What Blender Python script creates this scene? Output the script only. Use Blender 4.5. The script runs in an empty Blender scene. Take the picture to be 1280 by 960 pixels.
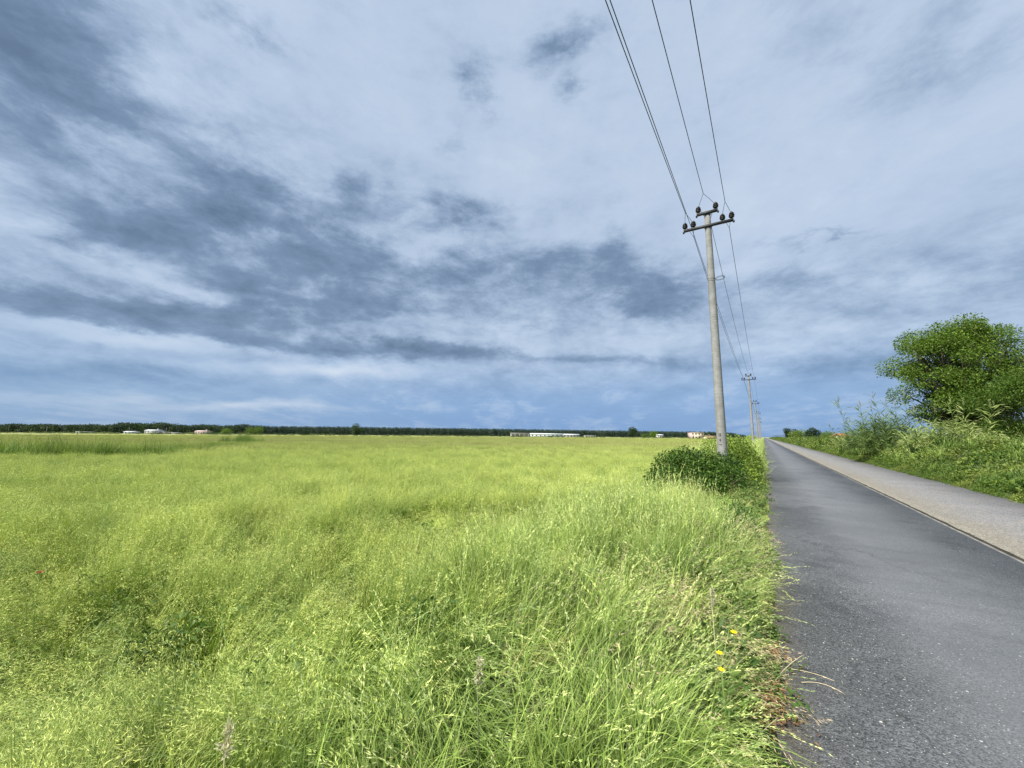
import bpy, math, random
import numpy as np
from mathutils import Vector, Matrix

# ------------------------------------------------------------------ scene, camera, light
sc = bpy.context.scene
sc.view_settings.view_transform = 'Standard'
sc.view_settings.look = 'None'
sc.view_settings.exposure = 1.0
sc.view_settings.gamma = 1.0
sc.cycles.max_bounces = 6
sc.cycles.diffuse_bounces = 2
sc.cycles.transmission_bounces = 3
sc.cycles.glossy_bounces = 2
EYE = 1.6
cam = bpy.data.cameras.new('camera')
cam.sensor_width = 36; cam.lens = 13.5; cam.clip_start = 0.05; cam.clip_end = 20000
camo = bpy.data.objects.new('camera', cam); sc.collection.objects.link(camo); sc.camera = camo
PITCH = math.atan(64/480.0); ROLL = math.radians(0.45)
camo.matrix_world = (Matrix.Translation((0, 0, EYE)) @ Matrix.Rotation(math.pi/2+PITCH, 4, 'X') @ Matrix.Rotation(ROLL, 4, 'Z'))

SUN_AZ, SUN_EL = math.radians(-125), math.radians(48)   # azimuth measured from +Y towards +X
sun = bpy.data.lights.new('sun', 'SUN'); sun.energy = 4.6; sun.angle = math.radians(14); sun.color = (1, .95, .86)
suno = bpy.data.objects.new('sun', sun); sc.collection.objects.link(suno)
sd = Vector((math.sin(SUN_AZ)*math.cos(SUN_EL), math.cos(SUN_AZ)*math.cos(SUN_EL), math.sin(SUN_EL)))
suno.rotation_euler = sd.to_track_quat('Z', 'Y').to_euler()

def lin(r, g, b):
    f = lambda c: (c/255/12.92) if c/255 <= .04045 else ((c/255+.055)/1.055)**2.4
    return (f(r), f(g), f(b), 1)

class NT:
    """tiny helper to write node graphs as expressions"""
    def __init__(s, tree): s.t = tree; tree.nodes.clear()
    def n(s, kind, **kw):
        nd = s.t.nodes.new(kind)
        for k, v in kw.items(): setattr(nd, k, v)
        return nd
    def put(s, sock, v):
        if isinstance(v, bpy.types.NodeSocket): s.t.links.new(v, sock)
        elif v is not None: sock.default_value = v
    def m(s, op, a, b=None, c=None, clamp=False):
        nd = s.n('ShaderNodeMath', operation=op, use_clamp=clamp)
        s.put(nd.inputs[0], a); s.put(nd.inputs[1], b); s.put(nd.inputs[2], c); return nd.outputs[0]
    def v(s, op, a, b=None, sc_=None):
        nd = s.n('ShaderNodeVectorMath', operation=op)
        s.put(nd.inputs[0], a); s.put(nd.inputs[1], b)
        if sc_ is not None: s.put(nd.inputs[3], sc_)
        return nd.outputs['Value'] if op in ('DOT_PRODUCT', 'LENGTH', 'DISTANCE') else nd.outputs[0]
    def mix(s, f, a, b, blend='MIX'):
        nd = s.n('ShaderNodeMix', data_type='RGBA', blend_type=blend, clamp_factor=True)
        s.put(nd.inputs[0], f); s.put(nd.inputs[6], a); s.put(nd.inputs[7], b); return nd.outputs[2]
    def comb(s, x, y, z):
        nd = s.n('ShaderNodeCombineXYZ')
        for i, q in enumerate((x, y, z)): s.put(nd.inputs[i], q)
        return nd.outputs[0]
    def sep(s, v_):
        nd = s.n('ShaderNodeSeparateXYZ'); s.put(nd.inputs[0], v_); return nd.outputs
    def noise(s, vec, scale=5, detail=3, rough=.5, dist=0, out='Fac'):
        nd = s.n('ShaderNodeTexNoise'); s.put(nd.inputs['Vector'], vec)
        s.put(nd.inputs['Scale'], scale); s.put(nd.inputs['Detail'], detail); s.put(nd.inputs['Roughness'], rough)
        s.put(nd.inputs['Distortion'], dist); return nd.outputs[out]
    def ramp(s, f, stops, interp='LINEAR'):
        nd = s.n('ShaderNodeValToRGB'); nd.color_ramp.interpolation = interp
        cr = nd.color_ramp
        while len(cr.elements) < len(stops): cr.elements.new(.5)
        for e, (p, c) in zip(cr.elements, stops):
            e.position = p; e.color = c if len(c) == 4 else (*c, 1)
        s.put(nd.inputs[0], f); return nd.outputs[0]
    def step(s, x, a, b):      # smooth step a..b -> 0..1
        nd = s.n('ShaderNodeMapRange', interpolation_type='SMOOTHSTEP')
        s.put(nd.inputs[0], x); s.put(nd.inputs[1], a); s.put(nd.inputs[2], b); return nd.outputs[0]

# ------------------------------------------------------------------ sky (world)
# cloud banks: azimuth, elevation, half width, half height (degrees), tilt, darkness
CLOUDS = [
(-36, 23, 24, 9, -4, .28),(2, 23.5, 19, 5.5, -6, .22),(-40, 12.5, 30, 3.6, 3, .24),(46, 14, 16, 4.5, 0, .22),(0, 6.5, 75, 3.6, 0, .22),(14, 20.5, 14, 3.5, -10, .2),(-50, 33, 14, 9, -10, .2),(-12, 31.5, 12, 2.6, 0, .22),
(-53.9, 31.7, 6.9, 6.3, 1.5, 0.55),(-52.0, 37.0, 7.5, 2.3, 22.7, 0.3),(-43.0, 28.1, 9.9, 2.7, -19.2, 0.45),(-41.7, 22.8, 6.8, 2.4, 6.7, 0.42),
(-34.9, 27.6, 5.5, 3.8, -3.9, 0.5),(-23.5, 33.1, 5.3, 2.4, 11.6, 0.36),(-7.9, 32.0, 7.5, 2.6, 0.1, 0.40),(-27.6, 18.1, 13.7, 3.3, 3.9, 0.5),
(-26.0, 24.0, 9.6, 3.8, 1.0, 0.4),(-5.1, 23.7, 11.1, 4.2, -2.1, 0.38),(14.6, 24.3, 7.1, 3.4, -18.5, 0.38),(21.7, 18.8, 6.8, 2.7, -16.2, 0.6),
(-49.1, 19.8, 5.1, 1.5, 14.2, 0.4),(-44.8, 13.3, 14.6, 1.4, 6.2, 0.5),(-27.1, 11.9, 20.3, 1.4, 1.8, 0.6),(-8.5, 11.6, 14.2, 1.3, -0.9, 0.5),
(-45.9, 5.8, 11.2, 1.2, 3.7, 0.3),(17.6, 10.2, 18.7, 1.1, -5.7, 0.4),(38.1, 18.5, 7.4, 2.2, -3.4, 0.38),(41.0, 8.6, 7.7, 1.4, -6.7, 0.3),
(-7.0, 44.4, 3.6, 2.4, 40, 0.62),(6.9, 44.3, 2.4, 1.6, 8.7, 0.55),(7.0, 49.3, 5.5, 1.8, 10, 0.6),(-12.6, 38.9, 2.4, 2.6, -3.8, 0.45),
(12.0, 38.6, 2.8, 2.1, -5.6, 0.22),(-38.1, 42.6, 4.7, 1.1, -6.7, 0.35),(37.1, 43.2, 4.9, 6.1, -13.4, 0.16),(51.4, 35.7, 7.4, 3.9, -30.2, 0.2),
(52.3, 16.2, 4.3, 4.4, 11.9, 0.16),(1.2, 17.1, 14.7, 1.9, -3.7, 0.3),(42.9, 22.3, 3.8, 0.4, -0.8, 0.35),(36.7, 22.1, 4.0, 0.6, 1.4, 0.2),
(-53.3, 11.5, 5.5, 4.3, 15.3, 0.22),(-45, 28.5, 4.5, 2.3, 2.3, -0.45),(-0.3, 38.7, 16.9, 7.9, 0.4, -0.22),(35.1, 33.5, 6.2, 8.9, -8.7, -0.25),
(6.1, 28.6, 7.5, 1.9, -6.3, -0.25),(-33.7, 24.2, 3.2, 1.5, 14.5, -0.5),(-14, 26.0, 6, 1.8, 4, -.6),(-40, 16.4, 14, .8, -3, -.3),(-20.7, 41.7, 11.6, 5.1, -10.3, -0.15),(-22.9, 8.6, 7.5, 1.0, 1.8, -1.25),
(-33.7, 3.2, 9.5, 0.5, 2.5, -1.1),(-46.9, 9.7, 13, 0.9, 3.3, -0.8),(-47.9, 3.4, 6, 0.5, 4.1, -0.6),(-11.0, 17.0, 14.2, 1.1, 0.6, -0.3),
(30.0, 28.8, 11.9, 5.4, -13.2, -0.15),(17.7, 41.6, 7.3, 7.0, -8.7, -0.12),(-10.2, 27.7, 4.9, 1.2, 0.4, -0.3),(49.0, 25.1, 6.1, 3.8, 2.2, -0.1),
(-45.7, 32.0, 12.3, 2.0, -8.3, -0.12),(-33.2, 8.1, 11.1, 0.7, 2.2, -0.3)]
world = bpy.data.worlds.new('World'); sc.world = world; world.use_nodes = True
w = NT(world.node_tree)
dirv = w.n('ShaderNodeTexCoord').outputs['Generated']
dx, dy, dz = w.sep(dirv)
az = w.m('MULTIPLY', w.m('ARCTAN2', dx, dy), 57.2958)
el = w.m('MULTIPLY', w.m('ARCSINE', dz), 57.2958)
flat = w.m('MULTIPLY_ADD', w.m('MAXIMUM', el, 0), 1/28, .12)
flat = w.m('MINIMUM', flat, 1)
den = w.m('ADD', w.m('MAXIMUM', dz, 0), .10)
plane = w.comb(w.m('DIVIDE', dx, den), w.m('DIVIDE', dy, den), 0)     # the cloud deck as a level sheet overhead
iso = w.comb(dx, dy, w.m('MULTIPLY', dz, 2.1))                        # direction space: gives puffy rather than streaky banks
wn = w.noise(iso, 3.4, 7, .62, out='Color')
wx, wy, wz = w.sep(w.v('SUBTRACT', wn, (.5, .5, .5)))
wvec = w.comb(w.m('ADD', az, w.m('MULTIPLY', wx, 22)), w.m('ADD', el, w.m('MULTIPLY', w.m('MULTIPLY', wy, flat), 15)), 0)
tot = None
for (a, e, ra, re, an, amp) in CLOUDS:
    mp = w.n('ShaderNodeMapping', vector_type='TEXTURE')
    w.put(mp.inputs[0], wvec); mp.inputs[1].default_value = (a, e, 0)
    mp.inputs[2].default_value = (0, 0, math.radians(an)); mp.inputs[3].default_value = (ra, re, 1)
    d2 = w.v('DOT_PRODUCT', mp.outputs[0], mp.outputs[0])
    g = w.m('POWER', .38, d2)
    tot = w.m('MULTIPLY_ADD', g, amp, tot if tot is not None else 0.0)
n1 = w.noise(plane, 2.1, 12, .66, .35)
rot = w.n('ShaderNodeMapping'); w.put(rot.inputs[0], plane); rot.inputs[2].default_value = (0, 0, math.radians(28)); rot.inputs[3].default_value = (.55, .13, 1)
n2 = w.noise(rot.outputs[0], 3.0, 8, .55, .6)
n3 = w.noise(plane, .55, 4, .5)
nn = w.m('SUBTRACT', n1, .5)
puff = w.m('SUBTRACT', w.noise(iso, 7.5, 12, .66, .15), .5)
body = w.m('MULTIPLY_ADD', puff, 2.1, w.m('MULTIPLY', tot, 1.45))
crisp = w.step(body, -.15, 1.1)
dark = w.m('MULTIPLY_ADD', crisp, w.m('MULTIPLY_ADD', w.m('MAXIMUM', tot, 0), .50, .30), w.m('MULTIPLY', tot, .45))
dark = w.m('MULTIPLY_ADD', puff, w.m('MULTIPLY_ADD', w.m('MAXIMUM', tot, 0), 2.6, .62), dark)
dark = w.m('MULTIPLY_ADD', nn, .45, dark)
dark = w.m('MULTIPLY_ADD', w.m('SUBTRACT', n2, .5), .75, dark)
dark = w.m('MULTIPLY_ADD', w.m('SUBTRACT', n3, .5), .4, dark)
val = w.m('MULTIPLY_ADD', dark, .40, .39, clamp=True)
ccol = w.ramp(val, [(0, lin(236, 241, 246)), (.20, lin(209, 222, 239)), (.38, lin(187, 205, 228)), (.56, lin(156, 177, 204)),
                    (.74, lin(125, 148, 176)), (1, lin(98, 120, 147))])
hcol = w.mix(w.step(az, -50, 5), lin(134, 168, 208), lin(114, 157, 210))
hcol = w.mix(w.step(az, 38, 60), hcol, lin(132, 166, 206))
hcol = w.mix(w.m('MULTIPLY', w.m('SUBTRACT', val, .42), 1.6, clamp=True), hcol, lin(110, 148, 194))
hcol = w.mix(w.m('MULTIPLY', w.m('SUBTRACT', .42, val), 2.5, clamp=True), hcol, lin(216, 226, 240))
hf = w.m('SUBTRACT', 1, w.step(el, 1.0, 13.5))
col = w.mix(w.m('MULTIPLY', hf, .92), ccol, hcol)
sky = w.n('ShaderNodeTexSky', sky_type='NISHITA', sun_disc=False, sun_elevation=SUN_EL, sun_rotation=SUN_AZ)
scaled = w.v('SCALE', col, sc_=5.0)           # cloud light in the units of the sky texture (strength 0.1, exposure +1)
col = w.mix(.94, sky.outputs[0], scaled)
bg = w.n('ShaderNodeBackground'); w.put(bg.inputs[0], col); bg.inputs[1].default_value = .1
ow = w.n('ShaderNodeOutputWorld'); w.put(ow.inputs[0], bg.outputs[0])

# ------------------------------------------------------------------ helpers
_R0 = Matrix.Rotation(math.pi/2+PITCH, 3, 'X') @ Matrix.Rotation(ROLL, 3, 'Z')
def bearing(px, py):               # photo pixel -> world direction with y = 1
    d = _R0 @ Vector(((px-640)/480, -(py-480)/480, -1)); return d/d.y
def spot(px, depth, py=545):       # where a bearing reaches a given depth
    d = bearing(px, py); return d.x*depth, depth
def height(px, py, depth): return EYE + bearing(px, py).z*depth

RA = math.radians(33.08)                                   # the road's bearing
DV = np.array([math.sin(RA), math.cos(RA)]); NV = np.array([math.cos(RA), -math.sin(RA)])
def road_xy(s, l): return s*DV[0]+l*NV[0], s*DV[1]+l*NV[1]
def road_sl(x, y): return x*DV[0]+y*DV[1], x*NV[0]+y*NV[1]
def sstep(x, a, b):
    t = np.clip((x-a)/(b-a), 0, 1); return t*t*(3-2*t)
_rn = np.random.default_rng(5)
_W = [(_rn.uniform(0, 2*math.pi), _rn.uniform(.6, 1.7), _rn.uniform(0, 6.28)) for _ in range(14)]
def wave(x, y, L, seed=0):         # smooth pseudo noise, about -1..1, features of size L
    r = 0
    for i in range(7):
        a, k, p = _W[(i+seed*3) % 14]; a = a+seed*1.3
        r = r + np.sin((x*math.cos(a)+y*math.sin(a))*k*6.283/L*(1+.35*i)/1.6+p*(seed+1))/(1+.3*i)
    return r/2.6
def terrain(x, y):
    s, l = road_sl(x, y)
    r = np.hypot(x, y)
    z = -.03 - .30*sstep(-l, 1.6, 4.0) + .05*wave(x, y, 6)*sstep(-l, 2, 5)
    return z + .35*sstep(r, 170, 300)*sstep(-l, 2, 8)

def mesh_np(name, V, quads=None, tris=None, attrs=None, smooth=False):
    me = bpy.data.meshes.new(name)
    V = np.asarray(V, np.float32)
    q = np.zeros((0, 4), np.int32) if quads is None else np.asarray(quads, np.int32).reshape(-1, 4)
    t = np.zeros((0, 3), np.int32) if tris is None else np.asarray(tris, np.int32).reshape(-1, 3)
    me.vertices.add(len(V)); me.vertices.foreach_set('co', V.ravel())
    me.loops.add(q.size+t.size); me.loops.foreach_set('vertex_index', np.concatenate([q.ravel(), t.ravel()]))
    me.polygons.add(len(q)+len(t))
    me.polygons.foreach_set('loop_start', np.concatenate([np.arange(len(q))*4, q.size+np.arange(len(t))*3]))
    me.polygons.foreach_set('loop_total', np.concatenate([np.full(len(q), 4), np.full(len(t), 3)]))
    if smooth: me.polygons.foreach_set('use_smooth', np.ones(len(q)+len(t), bool))
    for k, a in (attrs or {}).items():
        at = me.attributes.new(k, 'FLOAT', 'POINT'); at.data.foreach_set('value', np.asarray(a, np.float32))
    me.update(calc_edges=True); me.validate()
    return me
def obj(name, me, mat=None, parent=None, loc=None, **props):
    o = bpy.data.objects.new(name, me); sc.collection.objects.link(o)
    if mat and not me.materials: me.materials.append(mat)
    if parent: o.parent = parent
    if loc is not None: o.location = loc
    for k, v in props.items():
        if v is not None: o[k] = v
    return o
def thing(name, loc, label, category, group=None, rz=0):
    o = obj(name, None, loc=loc, label=label, category=category, group=group); o.rotation_euler.z = rz
    return o
class MB:                                                  # collects verts and faces of one mesh
    def __init__(s): s.v = []; s.q = []; s.t = []; s.n = 0
    def add(s, V, q=(), t=()):
        s.v.append(np.asarray(V, float).reshape(-1, 3))
        if len(q): s.q.append(np.asarray(q).reshape(-1, 4)+s.n)
        if len(t): s.t.append(np.asarray(t).reshape(-1, 3)+s.n)
        s.n += len(s.v[-1])
    def box(s, x0, x1, y0, y1, z0, z1):
        V = [(x, y, z) for z in (z0, z1) for y in (y0, y1) for x in (x0, x1)]
        s.add(V, [(0, 2, 3, 1), (4, 5, 7, 6), (0, 1, 5, 4), (2, 6, 7, 3), (0, 4, 6, 2), (1, 3, 7, 5)])
    def tube(s, pts, rad, seg=8, caps=True):
        pts = np.asarray(pts, float); n = len(pts); rad = np.broadcast_to(rad, (n,))
        T = np.gradient(pts, axis=0); T /= np.linalg.norm(T, axis=1)[:, None]+1e-9
        up = np.array([0, 0, 1.]) if abs(T[0, 2]) < .9 else np.array([1., 0, 0])
        A = np.cross(T, up); A /= np.linalg.norm(A, axis=1)[:, None]+1e-9; B = np.cross(T, A)
        ph = np.arange(seg)*2*math.pi/seg
        V = pts[:, None]+rad[:, None, None]*(A[:, None]*np.cos(ph)[None, :, None]+B[:, None]*np.sin(ph)[None, :, None])
        i = np.arange(n-1)[:, None]*seg; j = np.arange(seg)[None]; j2 = (j+1) % seg
        q = np.stack([i+j, i+j2, i+seg+j2, i+seg+j], -1).reshape(-1, 4)
        t = []
        if caps and seg > 2:
            for k in range(1, seg-1): t += [(0, k+1, k), ((n-1)*seg, (n-1)*seg+k, (n-1)*seg+k+1)]
        s.add(V.reshape(-1, 3), q, t)
    def lathe(s, prof, seg=14, c=(0, 0, 0)):               # profile of (radius, z)
        s.tube([(c[0], c[1], c[2]+z+1e-6*i) for i, (r, z) in enumerate(prof)], [r for r, z in prof], seg)
    def mesh(s, name, smooth=False, attrs=None):
        return mesh_np(name, np.concatenate(s.v), np.concatenate(s.q) if s.q else None, np.concatenate(s.t) if s.t else None, attrs, smooth)

# ------------------------------------------------------------------ materials
def new_mat(name):
    m = bpy.data.materials.new(name); m.use_nodes = True; return m, NT(m.node_tree)
def pos(g): return g.n('ShaderNodeNewGeometry').outputs['Position']
def principled(g, col, rough=.7, spec=.3, metal=0, bump=None, bstr=.3, bdist=.01):
    p = g.n('ShaderNodeBsdfPrincipled')
    g.put(p.inputs['Base Color'], col); g.put(p.inputs['Roughness'], rough); g.put(p.inputs['Metallic'], metal)
    g.put(p.inputs['Specular IOR Level'], spec)
    if bump is not None:
        b = g.n('ShaderNodeBump'); b.inputs['Strength'].default_value = bstr; b.inputs['Distance'].default_value = bdist
        g.put(b.inputs['Height'], bump); g.t.links.new(b.outputs[0], p.inputs['Normal'])
    o = g.n('ShaderNodeOutputMaterial'); g.put(o.inputs[0], p.outputs[0]); return p
def simple(name, c1, c2=None, scale=4, rough=.7, spec=.3, metal=0, bump=0, detail=4, objspace=True):
    m, g = new_mat(name); P = g.n('ShaderNodeTexCoord').outputs['Object'] if objspace else pos(g)
    n = g.noise(P, scale, detail, .6)
    c = g.mix(g.step(n, .3, .7), c1, c2 or tuple(v*.75 for v in c1[:3])+(1,))
    principled(g, c, rough, spec, metal, n if bump else None, bump)
    return m
def attr(g, name):
    a = g.n('ShaderNodeAttribute'); a.attribute_name = name; return a.outputs['Fac']
def plant_mat(name, a, b, tip, head, patch=None, trans=.35, big=.22, rough=.55, far=None):
    """leaf or blade: colour varies per blade (r), along it (t), by patch of ground and by kind (k = seed head)"""
    m, g = new_mat(name); P = pos(g)
    inst = g.n('ShaderNodeObjectInfo').outputs['Random']
    r = g.m('FRACT', g.m('ADD', attr(g, 'r'), g.m('MULTIPLY', inst, .37)))
    c = g.mix(r, a, b)
    if patch: c = g.mix(g.m('MULTIPLY', g.step(g.noise(P, big, 4, .6), .44, .60), .85), c, patch)
    t = attr(g, 't')
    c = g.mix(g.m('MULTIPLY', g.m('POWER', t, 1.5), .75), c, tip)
    c = g.mix(attr(g, 'k'), c, g.mix(g.m('FRACT', g.m('MULTIPLY', r, 7.3)), head, tip))
    c = g.mix(1, c, g.mix(g.noise(P, 1.1, 2), (.72, .72, .72, 1), (1.25, 1.25, 1.25, 1)), 'MULTIPLY')
    c = g.mix(1, c, g.mix(inst, (.50, .60, .56, 1), (1.42, 1.32, 1.3, 1)), 'MULTIPLY')
    if far:
        d = g.v('LENGTH', P); st = g.n('ShaderNodeMapping'); g.put(st.inputs[0], P); st.inputs[3].default_value = (.02, .09, 1)
        f2 = g.mix(g.step(g.noise(st.outputs[0], 1.0, 5, .6), .42, .66), far, (.31, .285, .13, 1))
        f2 = g.mix(g.m('MULTIPLY', g.step(g.noise(P, .11, 5, .65), .52, .66), .75), f2, (.15, .20, .05, 1))
        c = g.mix(g.m('MULTIPLY', g.step(d, 10, 80), .85), c, f2)
    p = g.n('ShaderNodeBsdfPrincipled'); g.put(p.inputs['Base Color'], c); p.inputs['Roughness'].default_value = rough
    p.inputs['Specular IOR Level'].default_value = .25
    tr = g.n('ShaderNodeBsdfTranslucent'); g.put(tr.inputs[0], g.mix(1, c, (1.15, 1.2, .6, 1), 'MULTIPLY'))
    mx = g.n('ShaderNodeMixShader'); mx.inputs[0].default_value = trans
    g.put(mx.inputs[1], p.outputs[0]); g.put(mx.inputs[2], tr.outputs[0])
    o = g.n('ShaderNodeOutputMaterial'); g.put(o.inputs[0], mx.outputs[0]); return m

# ------------------------------------------------------------------ ground
def mat_ground():
    m, g = new_mat('meadow ground'); P = pos(g)
    d = g.v('LENGTH', P)
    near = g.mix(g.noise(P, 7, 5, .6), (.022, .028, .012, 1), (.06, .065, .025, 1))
    st = g.n('ShaderNodeMapping'); g.put(st.inputs[0], P); st.inputs[3].default_value = (.012, .07, 1); st.inputs[2].default_value = (0, 0, .08)
    n = g.noise(st.outputs[0], 1.0, 6, .65)
    far = g.ramp(n, [(.30, (.12, .15, .05)), (.42, (.22, .25, .085)), (.55, (.27, .28, .105)), (.68, (.22, .195, .11))])
    fine = g.noise(P, .7, 6, .7)
    far = g.mix(1, far, g.mix(fine, (.6, .62, .6, 1), (1.35, 1.3, 1.3, 1)), 'MULTIPLY')
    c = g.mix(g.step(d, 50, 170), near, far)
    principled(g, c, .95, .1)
    return m
rr = np.concatenate([[0], np.geomspace(.6, 9000, 130)]); na = 300
A, Rr = np.meshgrid(np.arange(na)*2*math.pi/na, rr[1:])
X = Rr*np.sin(A); Y = Rr*np.cos(A)
V = np.concatenate([[[0, 0, -.03]], np.stack([X.ravel(), Y.ravel(), terrain(X, Y).ravel()], 1)])
i = np.arange(len(rr)-2)[:, None]*na; j = np.arange(na)[None]; j2 = (j+1) % na
q = np.stack([1+i+j, 1+i+na+j, 1+i+na+j2, 1+i+j2], -1).reshape(-1, 4)
t = np.stack([np.zeros(na, int), 1+np.arange(na), 1+(np.arange(na)+1) % na], 1)
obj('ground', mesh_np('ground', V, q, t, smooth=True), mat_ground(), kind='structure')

def lateral(g, P): return g.v('DOT_PRODUCT', P, (NV[0], NV[1], 0))
def mat_asphalt():
    m, g = new_mat('worn grey asphalt'); P = pos(g)
    l = lateral(g, P); s = g.v('DOT_PRODUCT', P, (DV[0], DV[1], 0))
    RL = g.comb(l, s, 0)
    big = g.noise(P, .45, 4, .6); mid = g.noise(P, 3, 4, .6)
    c = g.mix(g.step(big, .35, .65), (.060, .064, .068, 1), (.092, .097, .103, 1))
    c = g.mix(g.m('MULTIPLY', g.step(mid, .50, .72), .5), c, (.045, .047, .05, 1))
    c = g.mix(g.m('MULTIPLY', g.step(g.noise(P, 1.1, 5, .65), .54, .66), .65), c, (.036, .038, .041, 1))
    vo = g.n('ShaderNodeTexVoronoi'); vo.inputs['Scale'].default_value = 125; g.put(vo.inputs['Vector'], P)
    cr = g.sep(vo.outputs['Color'])
    c = g.mix(1, c, g.mix(cr[0], (.35, .35, .35, 1), (1.7, 1.7, 1.7, 1)), 'MULTIPLY')
    stone = g.m('MULTIPLY', g.m('GREATER_THAN', cr[1], .984), g.m('LESS_THAN', vo.outputs['Distance'], .5))
    c = g.mix(stone, c, (.42, .41, .38, 1))
    vo2 = g.n('ShaderNodeTexVoronoi'); vo2.inputs['Scale'].default_value = 38; g.put(vo2.inputs['Vector'], P)
    cs = g.sep(vo2.outputs['Color'])
    c = g.mix(g.m('MULTIPLY', g.m('GREATER_THAN', cs[1], .992), g.m('LESS_THAN', vo2.outputs['Distance'], .25)), c, (.55, .53, .48, 1))
    # tyre-worn pale lane, roller marks across, fine cracks
    lane = g.m('MULTIPLY', g.step(l, .5, 1.1), g.m('SUBTRACT', 1, g.step(l, 1.7, 2.4)))
    c = g.mix(g.m('MULTIPLY', lane, .42), c, (.15, .158, .166, 1))
    mp = g.n('ShaderNodeMapping'); g.put(mp.inputs[0], RL); mp.inputs[3].default_value = (.25, 2.2, 1)
    c = g.mix(g.m('MULTIPLY', g.step(g.noise(mp.outputs[0], 1.3, 3), .55, .75), .35), c, (.075, .077, .08, 1))
    wv = g.v('ADD', P, g.v('SCALE', g.noise(P, 1.5, 4, out='Color'), sc_=.9))
    ve = g.n('ShaderNodeTexVoronoi', feature='DISTANCE_TO_EDGE'); ve.inputs['Scale'].default_value = .42; g.put(ve.inputs['Vector'], wv)
    crack = g.m('MULTIPLY', g.m('SUBTRACT', 1, g.step(ve.outputs['Distance'], .0015, .006)), g.step(g.noise(P, .35, 2), .42, .55))
    c = g.mix(g.m('MULTIPLY', crack, .45), c, (.022, .022, .022, 1))
    edge = g.m('SUBTRACT', 1, g.step(g.m('ADD', l, g.m('MULTIPLY', g.noise(P, 5, 5, .7), .35)), .18, .36))
    c = g.mix(g.m('MULTIPLY', edge, .35), c, (.12, .10, .07, 1))
    hgt = g.m('ADD', g.m('MULTIPLY', vo.outputs['Distance'], -.6), g.m('MULTIPLY', g.noise(P, 60, 3), .6))
    principled(g, c, .62, .45, bump=hgt, bstr=.8, bdist=.006)
    return m
def mat_concrete():
    m, g = new_mat('old pale chip-seal'); P = pos(g); l = lateral(g, P)
    n = g.noise(P, .8, 5, .65)
    sand = g.m('SUBTRACT', 1, g.step(g.m('ADD', l, g.m('MULTIPLY', n, 1.2)), 3.3, 4.5))
    c = g.mix(sand, (.165, .165, .170, 1), (.195, .182, .155, 1))
    c = g.mix(g.m('MULTIPLY', g.step(g.noise(P, 2.2, 5, .7), .5, .7), .5), c, (.20, .18, .15, 1))
    dl = g.m('SUBTRACT', 1, g.step(g.m('ADD', l, g.m('MULTIPLY', g.noise(P, 3, 3), .3)), 2.95, 3.1))
    c = g.mix(g.m('MULTIPLY', dl, .6), c, (.235, .225, .19, 1))
    vo = g.n('ShaderNodeTexVoronoi'); vo.inputs['Scale'].default_value = 75; g.put(vo.inputs['Vector'], P)
    cr = g.sep(vo.outputs['Color'])
    c = g.mix(1, c, g.mix(cr[0], (.55, .54, .52, 1), (1.5, 1.5, 1.48, 1)), 'MULTIPLY')
    principled(g, c, .9, .2, bump=g.m('ADD', g.noise(P, 45, 4), vo.outputs['Distance']), bstr=.6, bdist=.006)
    return m
ss = np.concatenate([np.arange(-30, 40, .25), np.geomspace(40, 1400, 120)])
def strip(name, l0, l1, z, mat, skirt=.08):                # a long slab: left and right edge functions of s
    a = l0(ss); b = l1(ss); n = len(ss)
    rows = []
    for L, zz in ((a, z-skirt), (a, z), (b, z), (b, z-skirt)):
        x, y = road_xy(ss, L); rows.append(np.stack([x, y, np.full(n, zz)], 1))
    V = np.concatenate(rows); k = np.arange(n-1)
    q = np.concatenate([np.stack([r*n+k, r*n+k+1, (r+1)*n+k+1, (r+1)*n+k], 1) for r in range(3)])
    return obj(name, mesh_np(name, V, q), mat, kind='structure')
wob = lambda s, L, a, sd: a*wave(s, s*0.3, L, sd)
strip('road', lambda s: -.02+wob(s, 1.7, .05, 1)+wob(s, .45, .025, 2), lambda s: 2.63+0*s, .05, mat_asphalt())
strip('road_edging', lambda s: 2.632+0*s, lambda s: 2.668+wob(s, .8, .013, 3)+wob(s, .23, .006, 1), .054, simple('pale mortar edging', (.24, .235, .21, 1), (.13, .13, .12, 1), 5, .9, .1, bump=.4, objspace=False))
strip('road_edge_shade', lambda s: 2.55+0*s, lambda s: 2.85+0*s, .036, simple('painted edge shade', (.025, .023, .02, 1), (.05, .045, .035, 1), 12, .95, .1, objspace=False), .02)  # near-black strip: the shadow beside the asphalt edge, painted as colour
strip('old_road_lane', lambda s: 2.76+wob(s, .6, .016, 4)+wob(s, .19, .006, 2), lambda s: 5.22+wob(s, 3, .10, 5), .046, mat_concrete())

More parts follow.
